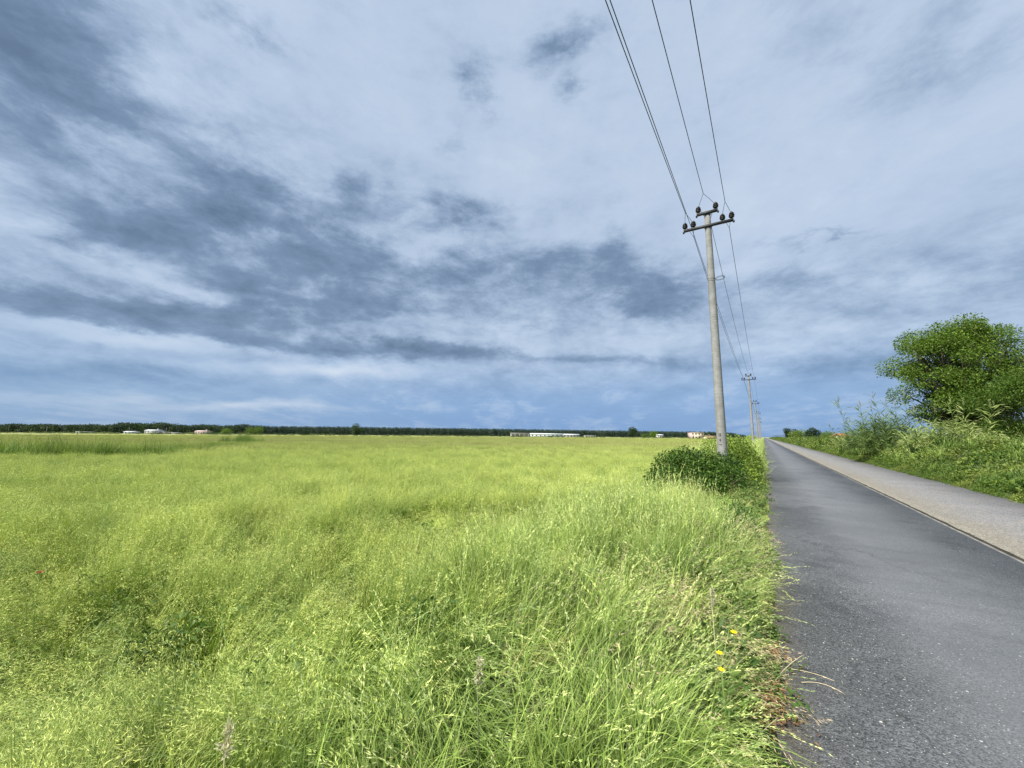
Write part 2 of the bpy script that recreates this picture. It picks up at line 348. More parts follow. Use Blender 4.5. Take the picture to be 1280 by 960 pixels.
# ------------------------------------------------------------------ plant geometry
def blade_set(rng, n, rad, lo, hi, width, seg, bias, th0, curl, uniform=False):
    """n curved blades leaning towards +X; returns verts, quads, attributes"""
    a = rng.uniform(0, 6.283, n); rb = rad*np.sqrt(rng.random(n))
    L = rng.uniform(lo, hi, n)
    phi = rng.uniform(0, 6.283, n) if uniform else rng.normal(0, bias, n)
    T0 = np.abs(rng.normal(th0, .12+.2*th0, n)); C = np.clip(rng.normal(curl, curl*.45+.1, n), 0, 2.6)
    s = np.linspace(0, 1, seg+1)
    th = T0[:, None]+C[:, None]*s[None]**1.4
    ds = L[:, None]/seg
    hx = np.concatenate([np.zeros((n, 1)), np.cumsum(np.sin((th[:, 1:]+th[:, :-1])/2)*ds, 1)], 1)
    hz = np.concatenate([np.zeros((n, 1)), np.cumsum(np.cos((th[:, 1:]+th[:, :-1])/2)*ds, 1)], 1)
    C3 = np.stack([(rb*np.cos(a))[:, None]+hx*np.cos(phi)[:, None], (rb*np.sin(a))[:, None]+hx*np.sin(phi)[:, None], np.maximum(hz, .01)], -1)
    tw = phi+math.pi/2+rng.normal(0, .5, n)
    S = np.stack([np.cos(tw), np.sin(tw), rng.normal(0, .25, n)], -1)
    wd = width*rng.uniform(.6, 1.25, n)[:, None]*np.maximum(1-s[None]**2.2, .06)/2
    V = np.stack([C3-S[:, None]*wd[..., None], C3+S[:, None]*wd[..., None]], 2)       # n, seg+1, 2, 3
    m = 2*(seg+1); i = np.arange(n)[:, None]*m; j = np.arange(seg)[None]*2
    q = np.stack([i+j, i+j+1, i+j+3, i+j+2], -1).reshape(-1, 4)
    r = np.repeat(rng.random(n), m); t = np.tile(np.repeat(s, 2), n)
    return V.reshape(-1, 3), q, r, t, C3, phi
def diamonds(C, D, W, L, wd, rng, fold=.25):
    """leaf-shaped folded quads at C pointing along D, width direction W"""
    D = D/(np.linalg.norm(D, axis=1)[:, None]+1e-9); W = W-D*(W*D).sum(1)[:, None]; W /= np.linalg.norm(W, axis=1)[:, None]+1e-9
    U = np.cross(D, W); L = np.broadcast_to(L, (len(C),))[:, None]; wd = np.broadcast_to(wd, (len(C),))[:, None]
    mid = C+D*L*.42+U*wd*fold
    V = np.stack([C, mid-W*wd/2, C+D*L, mid+W*wd/2], 1)
    i = np.arange(len(C))*4
    t = np.concatenate([np.stack([i, i+1, i+2], 1), np.stack([i, i+2, i+3], 1)])
    return V.reshape(-1, 3), t
class Plant:
    def __init__(s): s.V = []; s.q = []; s.t = []; s.r = []; s.tt = []; s.k = []; s.n = 0
    def add(s, V, q=None, t=None, r=0, tt=0, k=0):
        n = len(V); s.V.append(V)
        if q is not None: s.q.append(q+s.n)
        if t is not None: s.t.append(t+s.n)
        for L, x in ((s.r, r), (s.tt, tt), (s.k, k)): L.append(np.broadcast_to(np.asarray(x, float), (n,)))
        s.n += n
    def mesh(s, name):
        return mesh_np(name, np.concatenate(s.V), np.concatenate(s.q) if s.q else None, np.concatenate(s.t) if s.t else None,
                       dict(r=np.concatenate(s.r), t=np.concatenate(s.tt), k=np.concatenate(s.k)))
def blades_into(p, rng, *a, k=0, **kw):
    V, q, r, t, C3, phi = blade_set(rng, *a, **kw); p.add(V, q, None, r, t, k)
def stalks_into(p, rng, n, rad, lo, hi, bias, th0, curl, head='oat', wide=1.0, seg=6, ns=12, uniform=False):
    V, q, r, t, C3, phi = blade_set(rng, n, rad, lo, hi, .0028*wide, seg, bias, th0, curl, uniform)
    w_ = V.reshape(n, seg+1, 2, 3); c = w_.mean(2, keepdims=True); w_[:, 1:] = c[:, 1:]+(w_[:, 1:]-c[:, 1:])*.9
    p.add(V, q, None, r, t*.6, .5)
    sp = rng.uniform(.70 if head == 'oat' else .80, 1.0, (n, ns))*seg
    i0 = np.minimum(sp.astype(int), seg-1); f = (sp-i0)[..., None]
    ar = np.arange(n)[:, None]
    P0 = C3[ar, i0]*(1-f)+C3[ar, i0+1]*f
    T = C3[ar, i0+1]-C3[ar, i0]; T /= np.linalg.norm(T, axis=2)[..., None]+1e-9
    rv = rng.normal(0, 1, P0.shape)
    if head == 'oat':
        P0 = P0+rv*.011*wide; D = T*1.2+rv*.38+np.array([0, 0, -.6]); L = .026; wd = .0032*wide
    else:                                     # tight upright spike
        P0 = P0+rv*.002; D = T*1.3+rv*.22; L = .024; wd = .0042*wide
    C = P0.reshape(-1, 3); D = D.reshape(-1, 3); Wv = rng.normal(0, 1, C.shape)
    Vd, td = diamonds(C, D, Wv, L*rng.uniform(.7, 1.2, len(C))*(.6+.4*wide), wd, rng)
    p.add(Vd, None, td, np.repeat(np.repeat(r.reshape(n, -1)[:, 0], ns), 4), 1, 1)
def leaves_into(p, rng, C, Nrm, size, k=0, droop=.3, aspect=.55):
    D = Nrm*.55+rng.normal(0, .6, C.shape)+np.array([0, 0, -droop]); W = rng.normal(0, 1, C.shape); W[:, 2] *= .4
    sz = size*rng.uniform(.6, 1.3, len(C))
    V, t = diamonds(C, D, W, sz, sz*aspect, rng)
    p.add(V, None, t, np.repeat(rng.random(len(C)), 4), np.repeat(rng.random(len(C))**2, 4), k)
def blob_pts(rng, blobs, n, inner=.55):
    """points in the outer part of ellipsoids (cx, cy, cz, rx, ry, rz)"""
    B = np.asarray(blobs, float); ar = (B[:, 3]*B[:, 4]+B[:, 3]*B[:, 5]+B[:, 4]*B[:, 5]); ar /= ar.sum()
    id_ = rng.choice(len(B), n, p=ar); d = rng.normal(0, 1, (n, 3)); d /= np.linalg.norm(d, axis=1)[:, None]
    rad = rng.uniform(inner**2, 1.05, n)**.5*(1+.12*np.sin(d[:, 0]*5+id_)*np.cos(d[:, 1]*6+id_*2))
    return B[id_, :3]+d*B[id_, 3:]*rad[:, None], d, id_

def scatter(name, protos, P, rot, scl, idx, **props):
    me = mesh_np(name, P)
    for nm, arr, typ, key in (('rot', rot, 'FLOAT_VECTOR', 'vector'), ('scl', scl, 'FLOAT_VECTOR', 'vector'), ('idx', idx, 'INT', 'value')):
        at = me.attributes.new(nm, typ, 'POINT'); at.data.foreach_set(key, np.ascontiguousarray(arr, np.int32 if typ == 'INT' else np.float32).ravel())
    o = obj(name, me, kind='stuff', **props)
    col_ = bpy.data.collections.new(name+' sources')
    for k, pr in enumerate(protos):
        po = bpy.data.objects.new('%s_source_%02d' % (name, k), pr); col_.objects.link(po)
    ng = bpy.data.node_groups.new(name, 'GeometryNodeTree')
    ng.interface.new_socket('Geometry', in_out='INPUT', socket_type='NodeSocketGeometry')
    ng.interface.new_socket('Geometry', in_out='OUTPUT', socket_type='NodeSocketGeometry')
    N = ng.nodes; Lk = ng.links.new
    gi = N.new('NodeGroupInput'); go = N.new('NodeGroupOutput'); ip = N.new('GeometryNodeInstanceOnPoints')
    ci = N.new('GeometryNodeCollectionInfo'); ci.inputs['Collection'].default_value = col_
    ci.inputs['Separate Children'].default_value = True; ci.inputs['Reset Children'].default_value = True
    def na_(nm, dt):
        a = N.new('GeometryNodeInputNamedAttribute'); a.data_type = dt; a.inputs['Name'].default_value = nm; return a.outputs['Attribute']
    er = N.new('FunctionNodeEulerToRotation'); Lk(na_('rot', 'FLOAT_VECTOR'), er.inputs[0])
    Lk(gi.outputs[0], ip.inputs['Points']); Lk(ci.outputs[0], ip.inputs['Instance']); ip.inputs['Pick Instance'].default_value = True
    Lk(na_('idx', 'INT'), ip.inputs['Instance Index']); Lk(er.outputs[0], ip.inputs['Rotation']); Lk(na_('scl', 'FLOAT_VECTOR'), ip.inputs['Scale'])
    Lk(ip.outputs[0], go.inputs[0])
    md = o.modifiers.new('scatter', 'NODES'); md.node_group = ng
    return o

# ------------------------------------------------------------------ meadow and verge grass
rng = np.random.default_rng(11)
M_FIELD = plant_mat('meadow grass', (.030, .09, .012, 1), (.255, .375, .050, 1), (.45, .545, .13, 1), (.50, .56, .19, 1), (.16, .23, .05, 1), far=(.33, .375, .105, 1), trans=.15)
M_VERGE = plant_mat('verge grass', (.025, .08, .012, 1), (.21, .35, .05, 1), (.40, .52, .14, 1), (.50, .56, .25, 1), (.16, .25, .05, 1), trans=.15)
M_DRY = plant_mat('dry grass', (.20, .20, .06, 1), (.34, .31, .12, 1), (.46, .42, .20, 1), (.46, .41, .24, 1), trans=.2)
M_WEED = plant_mat('broad leaved weeds', (.035, .09, .018, 1), (.07, .145, .03, 1), (.13, .21, .05, 1), (.3, .3, .1, 1), (.09, .14, .03, 1), trans=.3)
M_REED = plant_mat('ditch reeds', (.05, .125, .02, 1), (.13, .22, .035, 1), (.22, .30, .07, 1), (.3, .3, .15, 1))

def P3(n, x, y, lift=0): return np.stack([x, y, terrain(x, y)+lift], 1)
def tilt_rot(yaw, n, amt=.12):
    return np.stack([rng.normal(0, amt, n), rng.normal(0, amt, n), yaw], 1)
def wedge(n, r0, r1, a0=-62, a1=62):
    r = np.sqrt(rng.uniform(r0*r0, r1*r1, n)); a = np.radians(rng.uniform(a0, a1, n))
    return r*np.sin(a), r*np.cos(a)
def gpt(px, py, z=-.2):
    d = bearing(px, py); t = (z-EYE)/d.z; return d.x*t, t
FLATS = [(*gpt(40, 900), .9), (*gpt(700, 700), 1.0), (*gpt(620, 880), .55), (*gpt(760, 640), 1.3), (*gpt(380, 900), .5), (*gpt(560, 660), 1.2)]
HOLES = [(*gpt(752, 668), .38), (*gpt(480, 870), .17), (*gpt(330, 925), .15), (*gpt(110, 868), .16), (*gpt(715, 645), .4), (*gpt(826, 634), .7), (*gpt(806, 650), .5), (*gpt(500, 700), .18), (*gpt(640, 790), .13)]
def lodged(x, y):
    v = .30*wave(x, y, 3.1, 2)+.14*wave(x, y, 1.1, 3)+.36*np.exp(-(np.hypot(x, y)/7.0)**2)
    for fx, fy, fr in FLATS: v = v+.75*np.exp(-((x-fx)**2+(y-fy)**2)/fr**2)
    return v
def leandir(x, y):
    return 2.3*wave(x, y, 4.5, 1)+.9*wave(x, y, 1.2, 4)-.9
def hole(x, y):
    v = 0
    for fx, fy, fr in HOLES: v = v+np.exp(-((x-fx)**2+(y-fy)**2)/fr**2)
    return v

STATES = [(.10, .55, 1.1), (.28, 1.0, .75), (.75, 1.15, .55), (1.15, .65, .45)]      # start tilt, curl, direction spread
def grass_protos(tag_, mat, nb, rad, lo, hi, width, seg, nst, shi, wide, ns, reps=3, head='oat', sseg=6):
    out = []
    for si, (t0, cu, bi) in enumerate(STATES):
        for k in range(reps):
            p = Plant()
            blades_into(p, rng, nb, rad, lo, hi, width, seg, bi, t0, cu, uniform=(si == 0))
            if nst: stalks_into(p, rng, nst, rad, shi*.75, shi, bi*.8, t0*.8, cu*.75, head, wide, sseg, ns, uniform=(si == 0))
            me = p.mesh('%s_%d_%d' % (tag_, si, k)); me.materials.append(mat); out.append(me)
    return out
def state_idx(x, y, reps=3, extra=0):
    v = lodged(x, y)+extra+rng.normal(0, .14, len(x))
    st = (v > .12).astype(int)+(v > .42).astype(int)+(v > .75).astype(int)
    return st*reps+rng.integers(0, reps, len(x)), v

nearP = grass_protos('grass_near', M_FIELD, 54, .13, .22, .62, .0062, 5, 14, .72, 1.0, 20)
midP = grass_protos('grass_mid', M_FIELD, 90, .28, .25, .62, .010, 3, 24, .72, 1.9, 7, sseg=4)
farP = grass_protos('grass_far', M_FIELD, 240, 1.0, .3, .62, .026, 2, 60, .70, 4.5, 4, sseg=3)
bush_spot = np.array(road_xy(12.9, -1.9))
def field_layer(name, protos, n, r0, r1, sc0, sc1, lmax=-1.75, hvar=.18, dens=None):
    x, y = wedge(n, r0, r1); s, l = road_sl(x, y)
    keep = (l < lmax+.25*wave(s, s*.1, 2.2, 1)) & (rng.random(n) > .93*np.minimum(hole(x, y), 1))
    keep &= rng.random(n) < (.80+.45*wave(x, y, 1.1, 5)+.45*wave(x, y, .42, 2)) if r1 < 18 else keep
    x, y = x[keep], y[keep]; n = len(x)
    idx, v = state_idx(x, y)
    s, l = road_sl(x, y)
    z = rng.uniform(sc0, sc1, n)*(1+hvar*wave(x, y, 2.0, 3))*(1-.55*np.exp(-((s-9.8)/2.2)**2-((l+2.6)/1.0)**2)); xy = rng.uniform(.85, 1.15, n)
    yaw = leandir(x, y)+rng.normal(0, .5, n)
    scatter(name, protos, P3(n, x, y), tilt_rot(yaw, n), np.stack([xy, xy, z], 1), idx,
            label=None)
field_layer('meadow_grass', nearP, 4000, 1.35, 9.5, .7, 1.15)
field_layer('meadow_grass', nearP, 6000, 9, 17, .8, 1.1)
field_layer('meadow_grass', midP, 16000, 9, 38, .85, 1.1)
field_layer('meadow_grass', farP, 14000, 34, 120, .85, 1.1)
field_layer('meadow_grass', farP, 9000, 110, 260, .75, 1.0)

# verge: tall fresh grass with pale upright spikes, between the field and the asphalt
vergeP = grass_protos('verge_near', M_VERGE, 44, .13, .25, .70, .0070, 5, 6, .86, 1.1, 16, reps=2, head='spike')
vergeF = grass_protos('verge_far', M_VERGE, 80, .35, .3, .75, .014, 3, 16, .9, 2.6, 6, reps=2, head='spike', sseg=4)
def band(n, s0, s1, l0, l1, power=1.0):
    s = s0+(s1-s0)*rng.random(n)**power; l = rng.uniform(l0, l1, n); x, y = road_xy(s, l); return s, l, x, y
def verge_layer(name, protos, n, s0, s1, l0, l1, sc0, sc1, power=1.0, reps=2, yaw=None, extra=0, taper=True):
    s, l, x, y = band(n, s0, s1, l0, l1, power)
    l = l-.20*(1-sstep(s, 3.5, 7.5))*taper; x, y = road_xy(s, l)
    keep = (np.hypot(x, y) > 1.45) & (rng.random(n) > .85*np.minimum(hole(x, y), 1)); s, l, x, y = s[keep], l[keep], x[keep], y[keep]; n = len(x)
    st, v = state_idx(x, y, reps, extra)
    edge = np.clip((-l+.05)/.75, .36, 1) if taper else 1
    edge = edge*(1+.35*wave(s, s*.2, 1.1, 3))
    z = rng.uniform(sc0, sc1, n)*edge*(1+.3*wave(x, y, 1.3, 2))*(1-.62*sstep(s, 6.3, 8.0)*(1-sstep(s, 13.5, 16)))
    yw = (rng.normal(0, 1.2, n)+leandir(x, y)) if yaw is None else rng.normal(yaw, .6, n)
    xy = rng.uniform(.8, 1.15, n)*np.clip(edge*1.3, .6, 1)
    scatter(name, protos, P3(n, x, y), tilt_rot(yw, n), np.stack([xy, xy, z], 1), st)
verge_layer('verge_grass', vergeP, 1700, 1.0, 16, -3.0, -.04, .75, 1.12, 1.1)
verge_layer('verge_grass', vergeP, 420, 4.2, 7.2, -3.1, -.7, .95, 1.15, 1.0, extra=-.5)     # the taller pale stand in front of the bush
verge_layer('verge_grass', vergeF, 1500, 14, 80, -3.2, -.35, 1.0, 1.4, 1.3, extra=-.2)
verge_layer('verge_grass', vergeF, 900, 70, 400, -3.2, -.2, 1.0, 1.4, 1.2, extra=-.2)

verge_layer('verge_grass', vergeP, 460, 1.5, 30, -.42, -.04, .55, .95, 1.3, yaw=-RA, extra=.10)
# dry hay-coloured tufts, thick along the asphalt edge, leaning out over it
dryP = grass_protos('dry', M_DRY, 22, .10, .12, .40, .0042, 4, 5, .46, .9, 10, reps=2)
verge_layer('dry_grass', dryP, 80, 1.6, 26, -.42, -.07, .5, .95, 1.2, yaw=RA*-1, extra=.05, taper=False)
x, y = wedge(260, 1.6, 14); s, l = road_sl(x, y); k = l < -.4; x, y = x[k], y[k]; n = len(x)
st, v = state_idx(x, y, 2, .2)
scatter('dry_grass', dryP, P3(n, x, y, .08), tilt_rot(leandir(x, y), n), np.repeat(rng.uniform(.9, 1.5, (n, 1)), 3, 1), st)

# pinkish hay-like plumes standing in the verge, and brown litter at the asphalt edge
M_PLUME = plant_mat('pinkish plume grass', (.14, .2, .05, 1), (.28, .30, .10, 1), (.40, .36, .20, 1), (.46, .38, .26, 1), trans=.2)
plumeP = grass_protos('plume', M_PLUME, 8, .08, .3, .55, .004, 4, 9, .85, 1.3, 26, reps=2)
s, l, x, y = band(85, 2.2, 7.5, -1.5, -.35); n = len(x); st, v = state_idx(x, y, 2, .35)
scatter('plume_grass', plumeP, P3(n, x, y), tilt_rot(rng.normal(-.3, .9, n), n), np.repeat(rng.uniform(.7, 1.0, (n, 1)), 3, 1)*np.clip(-l[:, None]*1.3+.3, .4, 1), st)
M_LITTER = plant_mat('dead brown leaves', (.10, .055, .025, 1), (.22, .13, .06, 1), (.30, .20, .10, 1), (.3, .2, .1, 1), trans=.05)
n = 900; p = Plant(); which = rng.random(n)
s_ = np.where(which < .45, rng.normal(2.88, .12, n), np.where(which < .6, rng.normal(3.55, .1, n), rng.uniform(1.6, 12, n)))
l_ = np.where(which < .45, rng.normal(-.06, .06, n), np.where(which < .6, rng.normal(-.02, .04, n), rng.normal(-.10, .06, n)))
xx, yy = road_xy(s_, l_); C = np.stack([xx, yy, .05+rng.random(n)*.05*(which < .45)], 1)
leaves_into(p, rng, C, rng.normal(0, 1, (n, 3))*np.array([1, 1, .2]), .028, droop=0, aspect=.4)
obj('dead_leaves', p.mesh('dead_leaves'), M_LITTER, kind='stuff')

# broad leaved weeds: low rosettes at the edge and under the grass
def weed_proto(nl, rad, h, size):
    p = Plant(); a = rng.uniform(0, 6.283, nl); r_ = rad*np.sqrt(rng.random(nl)); z = h*rng.random(nl)
    C = np.stack([r_*np.cos(a)*(.5+.5*z/h), r_*np.sin(a)*(.5+.5*z/h), z], 1)
    N_ = np.stack([np.cos(a), np.sin(a), np.full(nl, .6)], 1)
    leaves_into(p, rng, C, N_, size, aspect=.42)
    for _ in range(7):
        b = rng.uniform(0, 6.283); e = np.array([math.cos(b)*rad*.7, math.sin(b)*rad*.7, h])
        V, q, *_r = blade_set(rng, 1, .02, h, h, .006, 3, 3, .3, .4); p.add(V, q, None, .2, .2, 0)
    return p.mesh('weed')
weedP = [weed_proto(70, .14, .16, .055) for _ in range(3)]+[weed_proto(110, .2, .36, .075) for _ in range(3)]
for me in weedP: me.materials.append(M_WEED)
s, l, x, y = band(420, 1.3, 40, -.75, .03, 1.5); k = np.hypot(x, y) > 2.3; x, y, l = x[k], y[k], l[k]; n = len(x)
scatter('edge_weeds', weedP, P3(n, x, y), tilt_rot(rng.uniform(0, 6.3, n), n), np.repeat(rng.uniform(.5, 1.1, (n, 1)), 3, 1), np.where(l > -.25, rng.integers(0, 3, n), rng.integers(0, 6, n)))
x, y = wedge(120, 2.9, 7); s, l = road_sl(x, y); k = l < -.6; x, y = x[k], y[k]; n = len(x)
scatter('meadow_weeds', weedP, P3(n, x, y), tilt_rot(rng.uniform(0, 6.3, n), n), np.repeat(rng.uniform(.7, 1.3, (n, 1)), 3, 1), rng.integers(0, 6, n))

# ditch reeds and rough grass out in the meadow, on the left
reedP = []
for k in range(4):
    p = Plant(); blades_into(p, rng, 90, .5, .6, 1.25, .022, 4, 1, .12, .7, uniform=True)
    stalks_into(p, rng, 10, .5, 1.1, 1.4, 1, .05, .2, 'spike', 3.5, 4, 6, uniform=True); me = p.mesh('reed'); me.materials.append(M_REED); reedP.append(me)
segs = [((-33, 24.5), (-25, 26.5), 1.0, 150), ((-26, 27), (-31, 36), .7, 170), ((-31, 36), (-36, 52), .7, 120), ((-42, 60), (-46, 68), 1.2, 70), ((-34, 25), (-44, 27), .9, 60), ((-29, 24.5), (-25.5, 25.5), 1.15, 110),
        ((-36, 52), (-62, 92), .7, 70)]
Ps = []; Ss = []
for (a, b, h, n) in segs:
    t = rng.random(n); x = a[0]+(b[0]-a[0])*t+rng.normal(0, 1.0, n); y = a[1]+(b[1]-a[1])*t+rng.normal(0, 1.2, n)
    Ps.append(P3(n, x, y)); Ss.append(h*rng.uniform(.55, 1.2, n)*(1+.4*wave(x, y, 4, 2)))
Pp = np.concatenate(Ps); Sx = np.concatenate(Ss); n = len(Pp)
scatter('ditch_reeds', reedP, Pp, tilt_rot(rng.uniform(0, 6.3, n), n, .08), np.stack([Sx*.9, Sx*.9, Sx], 1), rng.integers(0, 4, n))

# ------------------------------------------------------------------ right-hand bank and its undergrowth
def bank(s, l):
    h = .10+.95*sstep(l, 5.5, 7.6)*(1+.22*wave(s, l, 4.5, 1)+.1*wave(s, l, 1.4, 2))+.15*sstep(l, 5.1, 5.6)
    return h*(.55+.45*sstep(-s, -60, -25))+.05*wave(s, l, .9, 3)
sg = np.concatenate([np.arange(0, 60, .5), np.geomspace(60, 700, 60)]); lg = np.concatenate([[5.12], np.arange(5.3, 9.5, .35), [11, 14, 20, 40, 90]])
S_, L_ = np.meshgrid(sg, lg); x, y = road_xy(S_, L_); z = bank(S_, L_)-.12; z[0] = -.04; z = np.where(L_ > 12, .3+0*z, z)
ni = len(sg); i = np.arange(len(lg)-1)[:, None]*ni; j = np.arange(ni-1)[None]
q = np.stack([i+j, i+j+1, i+ni+j+1, i+ni+j], -1).reshape(-1, 4)
obj('bank', mesh_np('bank', np.stack([x.ravel(), y.ravel(), z.ravel()], 1), q, smooth=True),
    simple('bank soil and moss', (.035, .05, .018, 1), (.07, .085, .03, 1), 3, .95, .1, objspace=False), kind='structure')
M_BRAM = plant_mat('bank undergrowth leaves', (.025, .070, .010, 1), (.10, .17, .026, 1), (.20, .28, .05, 1), (.36, .38, .2, 1), (.15, .18, .04, 1), big=.6, trans=.3)
def clump_proto(nl, rad, size, blades=0, k=0):
    p = Plant(); C, d, _ = blob_pts(rng, [(0, 0, rad*.5, rad, rad, rad*.8)], nl, .3); leaves_into(p, rng, C, d, size, k=k)
    if blades: blades_into(p, rng, blades, rad, rad*.9, rad*2.2, .008+size*.05, 4, 1, .3, .9, uniform=True)
    me = p.mesh('clump'); me.materials.append(M_BRAM); return me
bramP = [clump_proto(150, .30, .075) for _ in range(3)]+[clump_proto(110, .28, .085, 8) for _ in range(3)]+[clump_proto(60, .22, .10, 0) for _ in range(2)]
s, l, x, y = band(5200, 5, 75, 5.16, 10.5, 1.25); n = len(x)
l[:900] = rng.uniform(5.18, 5.9, 900); x, y = road_xy(s, l)
h = bank(s, l); hs = np.clip((l-5.1)*1.2, .38, 1)*rng.uniform(.7, 1.25, n)
scatter('bank_undergrowth', bramP, np.stack([x, y, h-.12], 1), tilt_rot(rng.uniform(0, 6.3, n), n, .25), np.stack([hs, hs, hs*rng.uniform(.8, 1.3, n)], 1), rng.integers(0, 8, n))
bramF = [clump_proto(140, .9, .26, 24) for _ in range(4)]
s, l, x, y = band(1500, 60, 600, 5.4, 14, 1.5); n = len(x); hs = rng.uniform(.5, 1.1, n)*np.clip((l-4.9), .4, 1)
scatter('bank_undergrowth', bramF, np.stack([x, y, bank(s, l)-.2], 1), tilt_rot(rng.uniform(0, 6.3, n), n, .2), np.stack([hs, hs, hs], 1), rng.integers(0, 4, n))
s, l, x, y = band(230, 6, 110, 5.6, 9.5, 1.3); n = len(x); hs = rng.uniform(.6, 1.1, n)
scatter('bank_grass', vergeF, np.stack([x, y, bank(s, l)-.1], 1), tilt_rot(rng.uniform(0, 6.3, n), n, .15), np.stack([hs, hs, hs], 1), rng.integers(0, 4, n))

# ------------------------------------------------------------------ bushes, trees
M_BARK = simple('bark', (.05, .042, .032, 1), (.10, .085, .06, 1), 6, .9, .15, bump=.6)
M_BUSH = plant_mat('dark bush leaves', (.025, .070, .010, 1), (.09, .17, .02, 1), (.20, .29, .045, 1), (.3, .3, .1, 1), trans=.25)
M_BUSHY = plant_mat('yellow-green bush leaves', (.06, .13, .015, 1), (.16, .24, .03, 1), (.28, .34, .06, 1), (.3, .3, .1, 1), trans=.35)
M_SHRUB = plant_mat('fresh verge shrub leaves', (.08, .16, .02, 1), (.22, .31, .04, 1), (.36, .43, .09, 1), (.3, .3, .1, 1), trans=.3)
M_TREE = plant_mat('broadleaf tree leaves', (.025, .07, .010, 1), (.095, .17, .02, 1), (.19, .27, .04, 1), (.3, .3, .1, 1), trans=.35)
M_FAR = plant_mat('far tree leaves', (.020, .045, .018, 1), (.040, .075, .025, 1), (.065, .10, .035, 1), (.3, .3, .1, 1), trans=.2)
M_PINE = plant_mat('far pine needles', (.020, .040, .030, 1), (.034, .062, .042, 1), (.048, .080, .050, 1), (.3, .3, .1, 1), trans=.1)  # distance haze put into the needle colour: paler and bluer

def limbs(mb, base, blobs, r0, rg, fork=.3, per=1):
    """trunk splitting into limbs that reach every crown lump"""
    base = np.array(base, float); B = np.asarray(blobs, float)
    top = B[:, :3].mean(0); f = base+(top-base)*fork
    mb.tube([base, base+(f-base)*.5+rg.normal(0, .03, 3)*r0*4, f], [r0*1.25, r0, r0*.85], 9)
    for b in B:
        e = b[:3]; d = e-f; n = 6; t = np.linspace(0, 1, n)[:, None]
        pth = f+d*t+np.array([0, 0, 1])*np.sin(t*math.pi)*np.linalg.norm(d)*.10+rg.normal(0, .03, (n, 3))*np.linalg.norm(d)*np.sin(t*math.pi)
        mb.tube(pth, np.linspace(r0*.42, r0*.07, n), 6)
        for _ in range(per):
            k = rg.integers(2, n); q0 = pth[k-1]; e2 = b[:3]+rg.normal(0, .5, 3)*b[3:]
            mb.tube([q0, (q0+e2)/2+rg.normal(0, .05, 3), e2], [r0*.16, r0*.09, r0*.03], 5)
def tree(name, label, cat, loc, blobs, r0, nleaf, size, mat, seed, group=None, fork=.3, inner=.5, per=1, aspect=.55, zflat=.35):
    rg = np.random.default_rng(seed); root = thing(name, loc, label, cat, group)
    mb = MB(); limbs(mb, (0, 0, 0), blobs, r0, rg, fork, per); obj('trunk', mb.mesh('trunk', True), M_BARK, root)
    p = Plant(); C, d, _ = blob_pts(rg, blobs, nleaf, inner); leaves_into(p, rg, C, d, size, droop=.25, aspect=aspect)
    obj('crown', p.mesh('crown'), mat, root); return root
def crown_lumps(rg, n, c, r, lump, flat=.65, zmin=-1):
    out = []
    while len(out) < n:
        d = rg.normal(0, 1, 3); d /= np.linalg.norm(d); q = d*rg.uniform(.35, 1)**.6
        if q[2] < zmin: continue
        s_ = lump*rg.uniform(.65, 1.3)
        out.append((c[0]+q[0]*(r[0]-s_*.6), c[1]+q[1]*(r[1]-s_*.6), c[2]+q[2]*(r[2]-s_*.4), s_, s_, s_*flat))
    return out

# the dark bush at the foot of the first pole, and the lighter growth behind it
def bush(name, label, loc, blobs, nleaf, size, mat, seed, group=None, cat='bush'):
    rg = np.random.default_rng(seed); root = thing(name, loc, label, cat, group)
    mb = MB()
    for b in blobs:
        for _ in range(4):
            e = np.array(b[:3])+rg.normal(0, .45, 3)*np.array(b[3:]); s0 = np.array([b[0]*.5+rg.normal(0, .1), b[1]*.5+rg.normal(0, .1), -.1])
            mb.tube([s0, (s0+e)/2+np.array([0, 0, .15])*b[5], e], [.018, .012, .004], 5)
    obj('stem', mb.mesh('stem', True), M_BARK, root)
    p = Plant(); C, d, _ = blob_pts(rg, blobs, nleaf, .55); leaves_into(p, rg, C, d, size)
    obj('foliage', p.mesh('foliage'), mat, root); return root
def local(cx, cy, items):     # lumps in road coordinates (ds, dl, z, rs, rl, rz) -> world offsets
    out = []
    for ds, dl, z, rs, rl, rz in items: out.append((ds*DV[0]+dl*NV[0], ds*DV[1]+dl*NV[1], z, (rs+rl)/2, (rs+rl)/2, rz))
    return out
bx_, by_ = road_xy(12.6, -1.75)
bush('bramble_bush', 'dense dark green bush hiding the foot of the nearest pole', (bx_, by_, -.15),
     local(0, 0, [(0, 0, .62, .8, .8, .72), (-.3, .75, .5, .55, .55, .55), (.2, -.7, .6, .65, .65, .7), (-.2, -.95, .4, .5, .5, .5), (.6, .3, .7, .7, .7, .65), (.3, -.3, .95, .6, .6, .5), (-.5, .2, .55, .5, .5, .55), (.5, .75, .75, .55, .5, .6), (-.8, -.5, .4, .6, .6, .5), (-.9, .5, .35, .5, .5, .45)]),
     21000, .075, M_BUSH, 3)
bx2, by2 = road_xy(16.2, -.95)
bush('verge_bush', 'yellow-green bush on the verge just behind the nearest pole', (bx2, by2, -.05),
     local(0, 0, [(0, 0, .75, .7, .7, .8), (1.2, -.5, .85, .8, .8, .85), (1.0, .4, .55, .5, .5, .6), (-1.0, .3, .5, .5, .5, .55), (2.6, 0, .85, .7, .7, .8), (-1.9, .35, .35, .45, .45, .42)]), 16000, .085, M_SHRUB, 4)
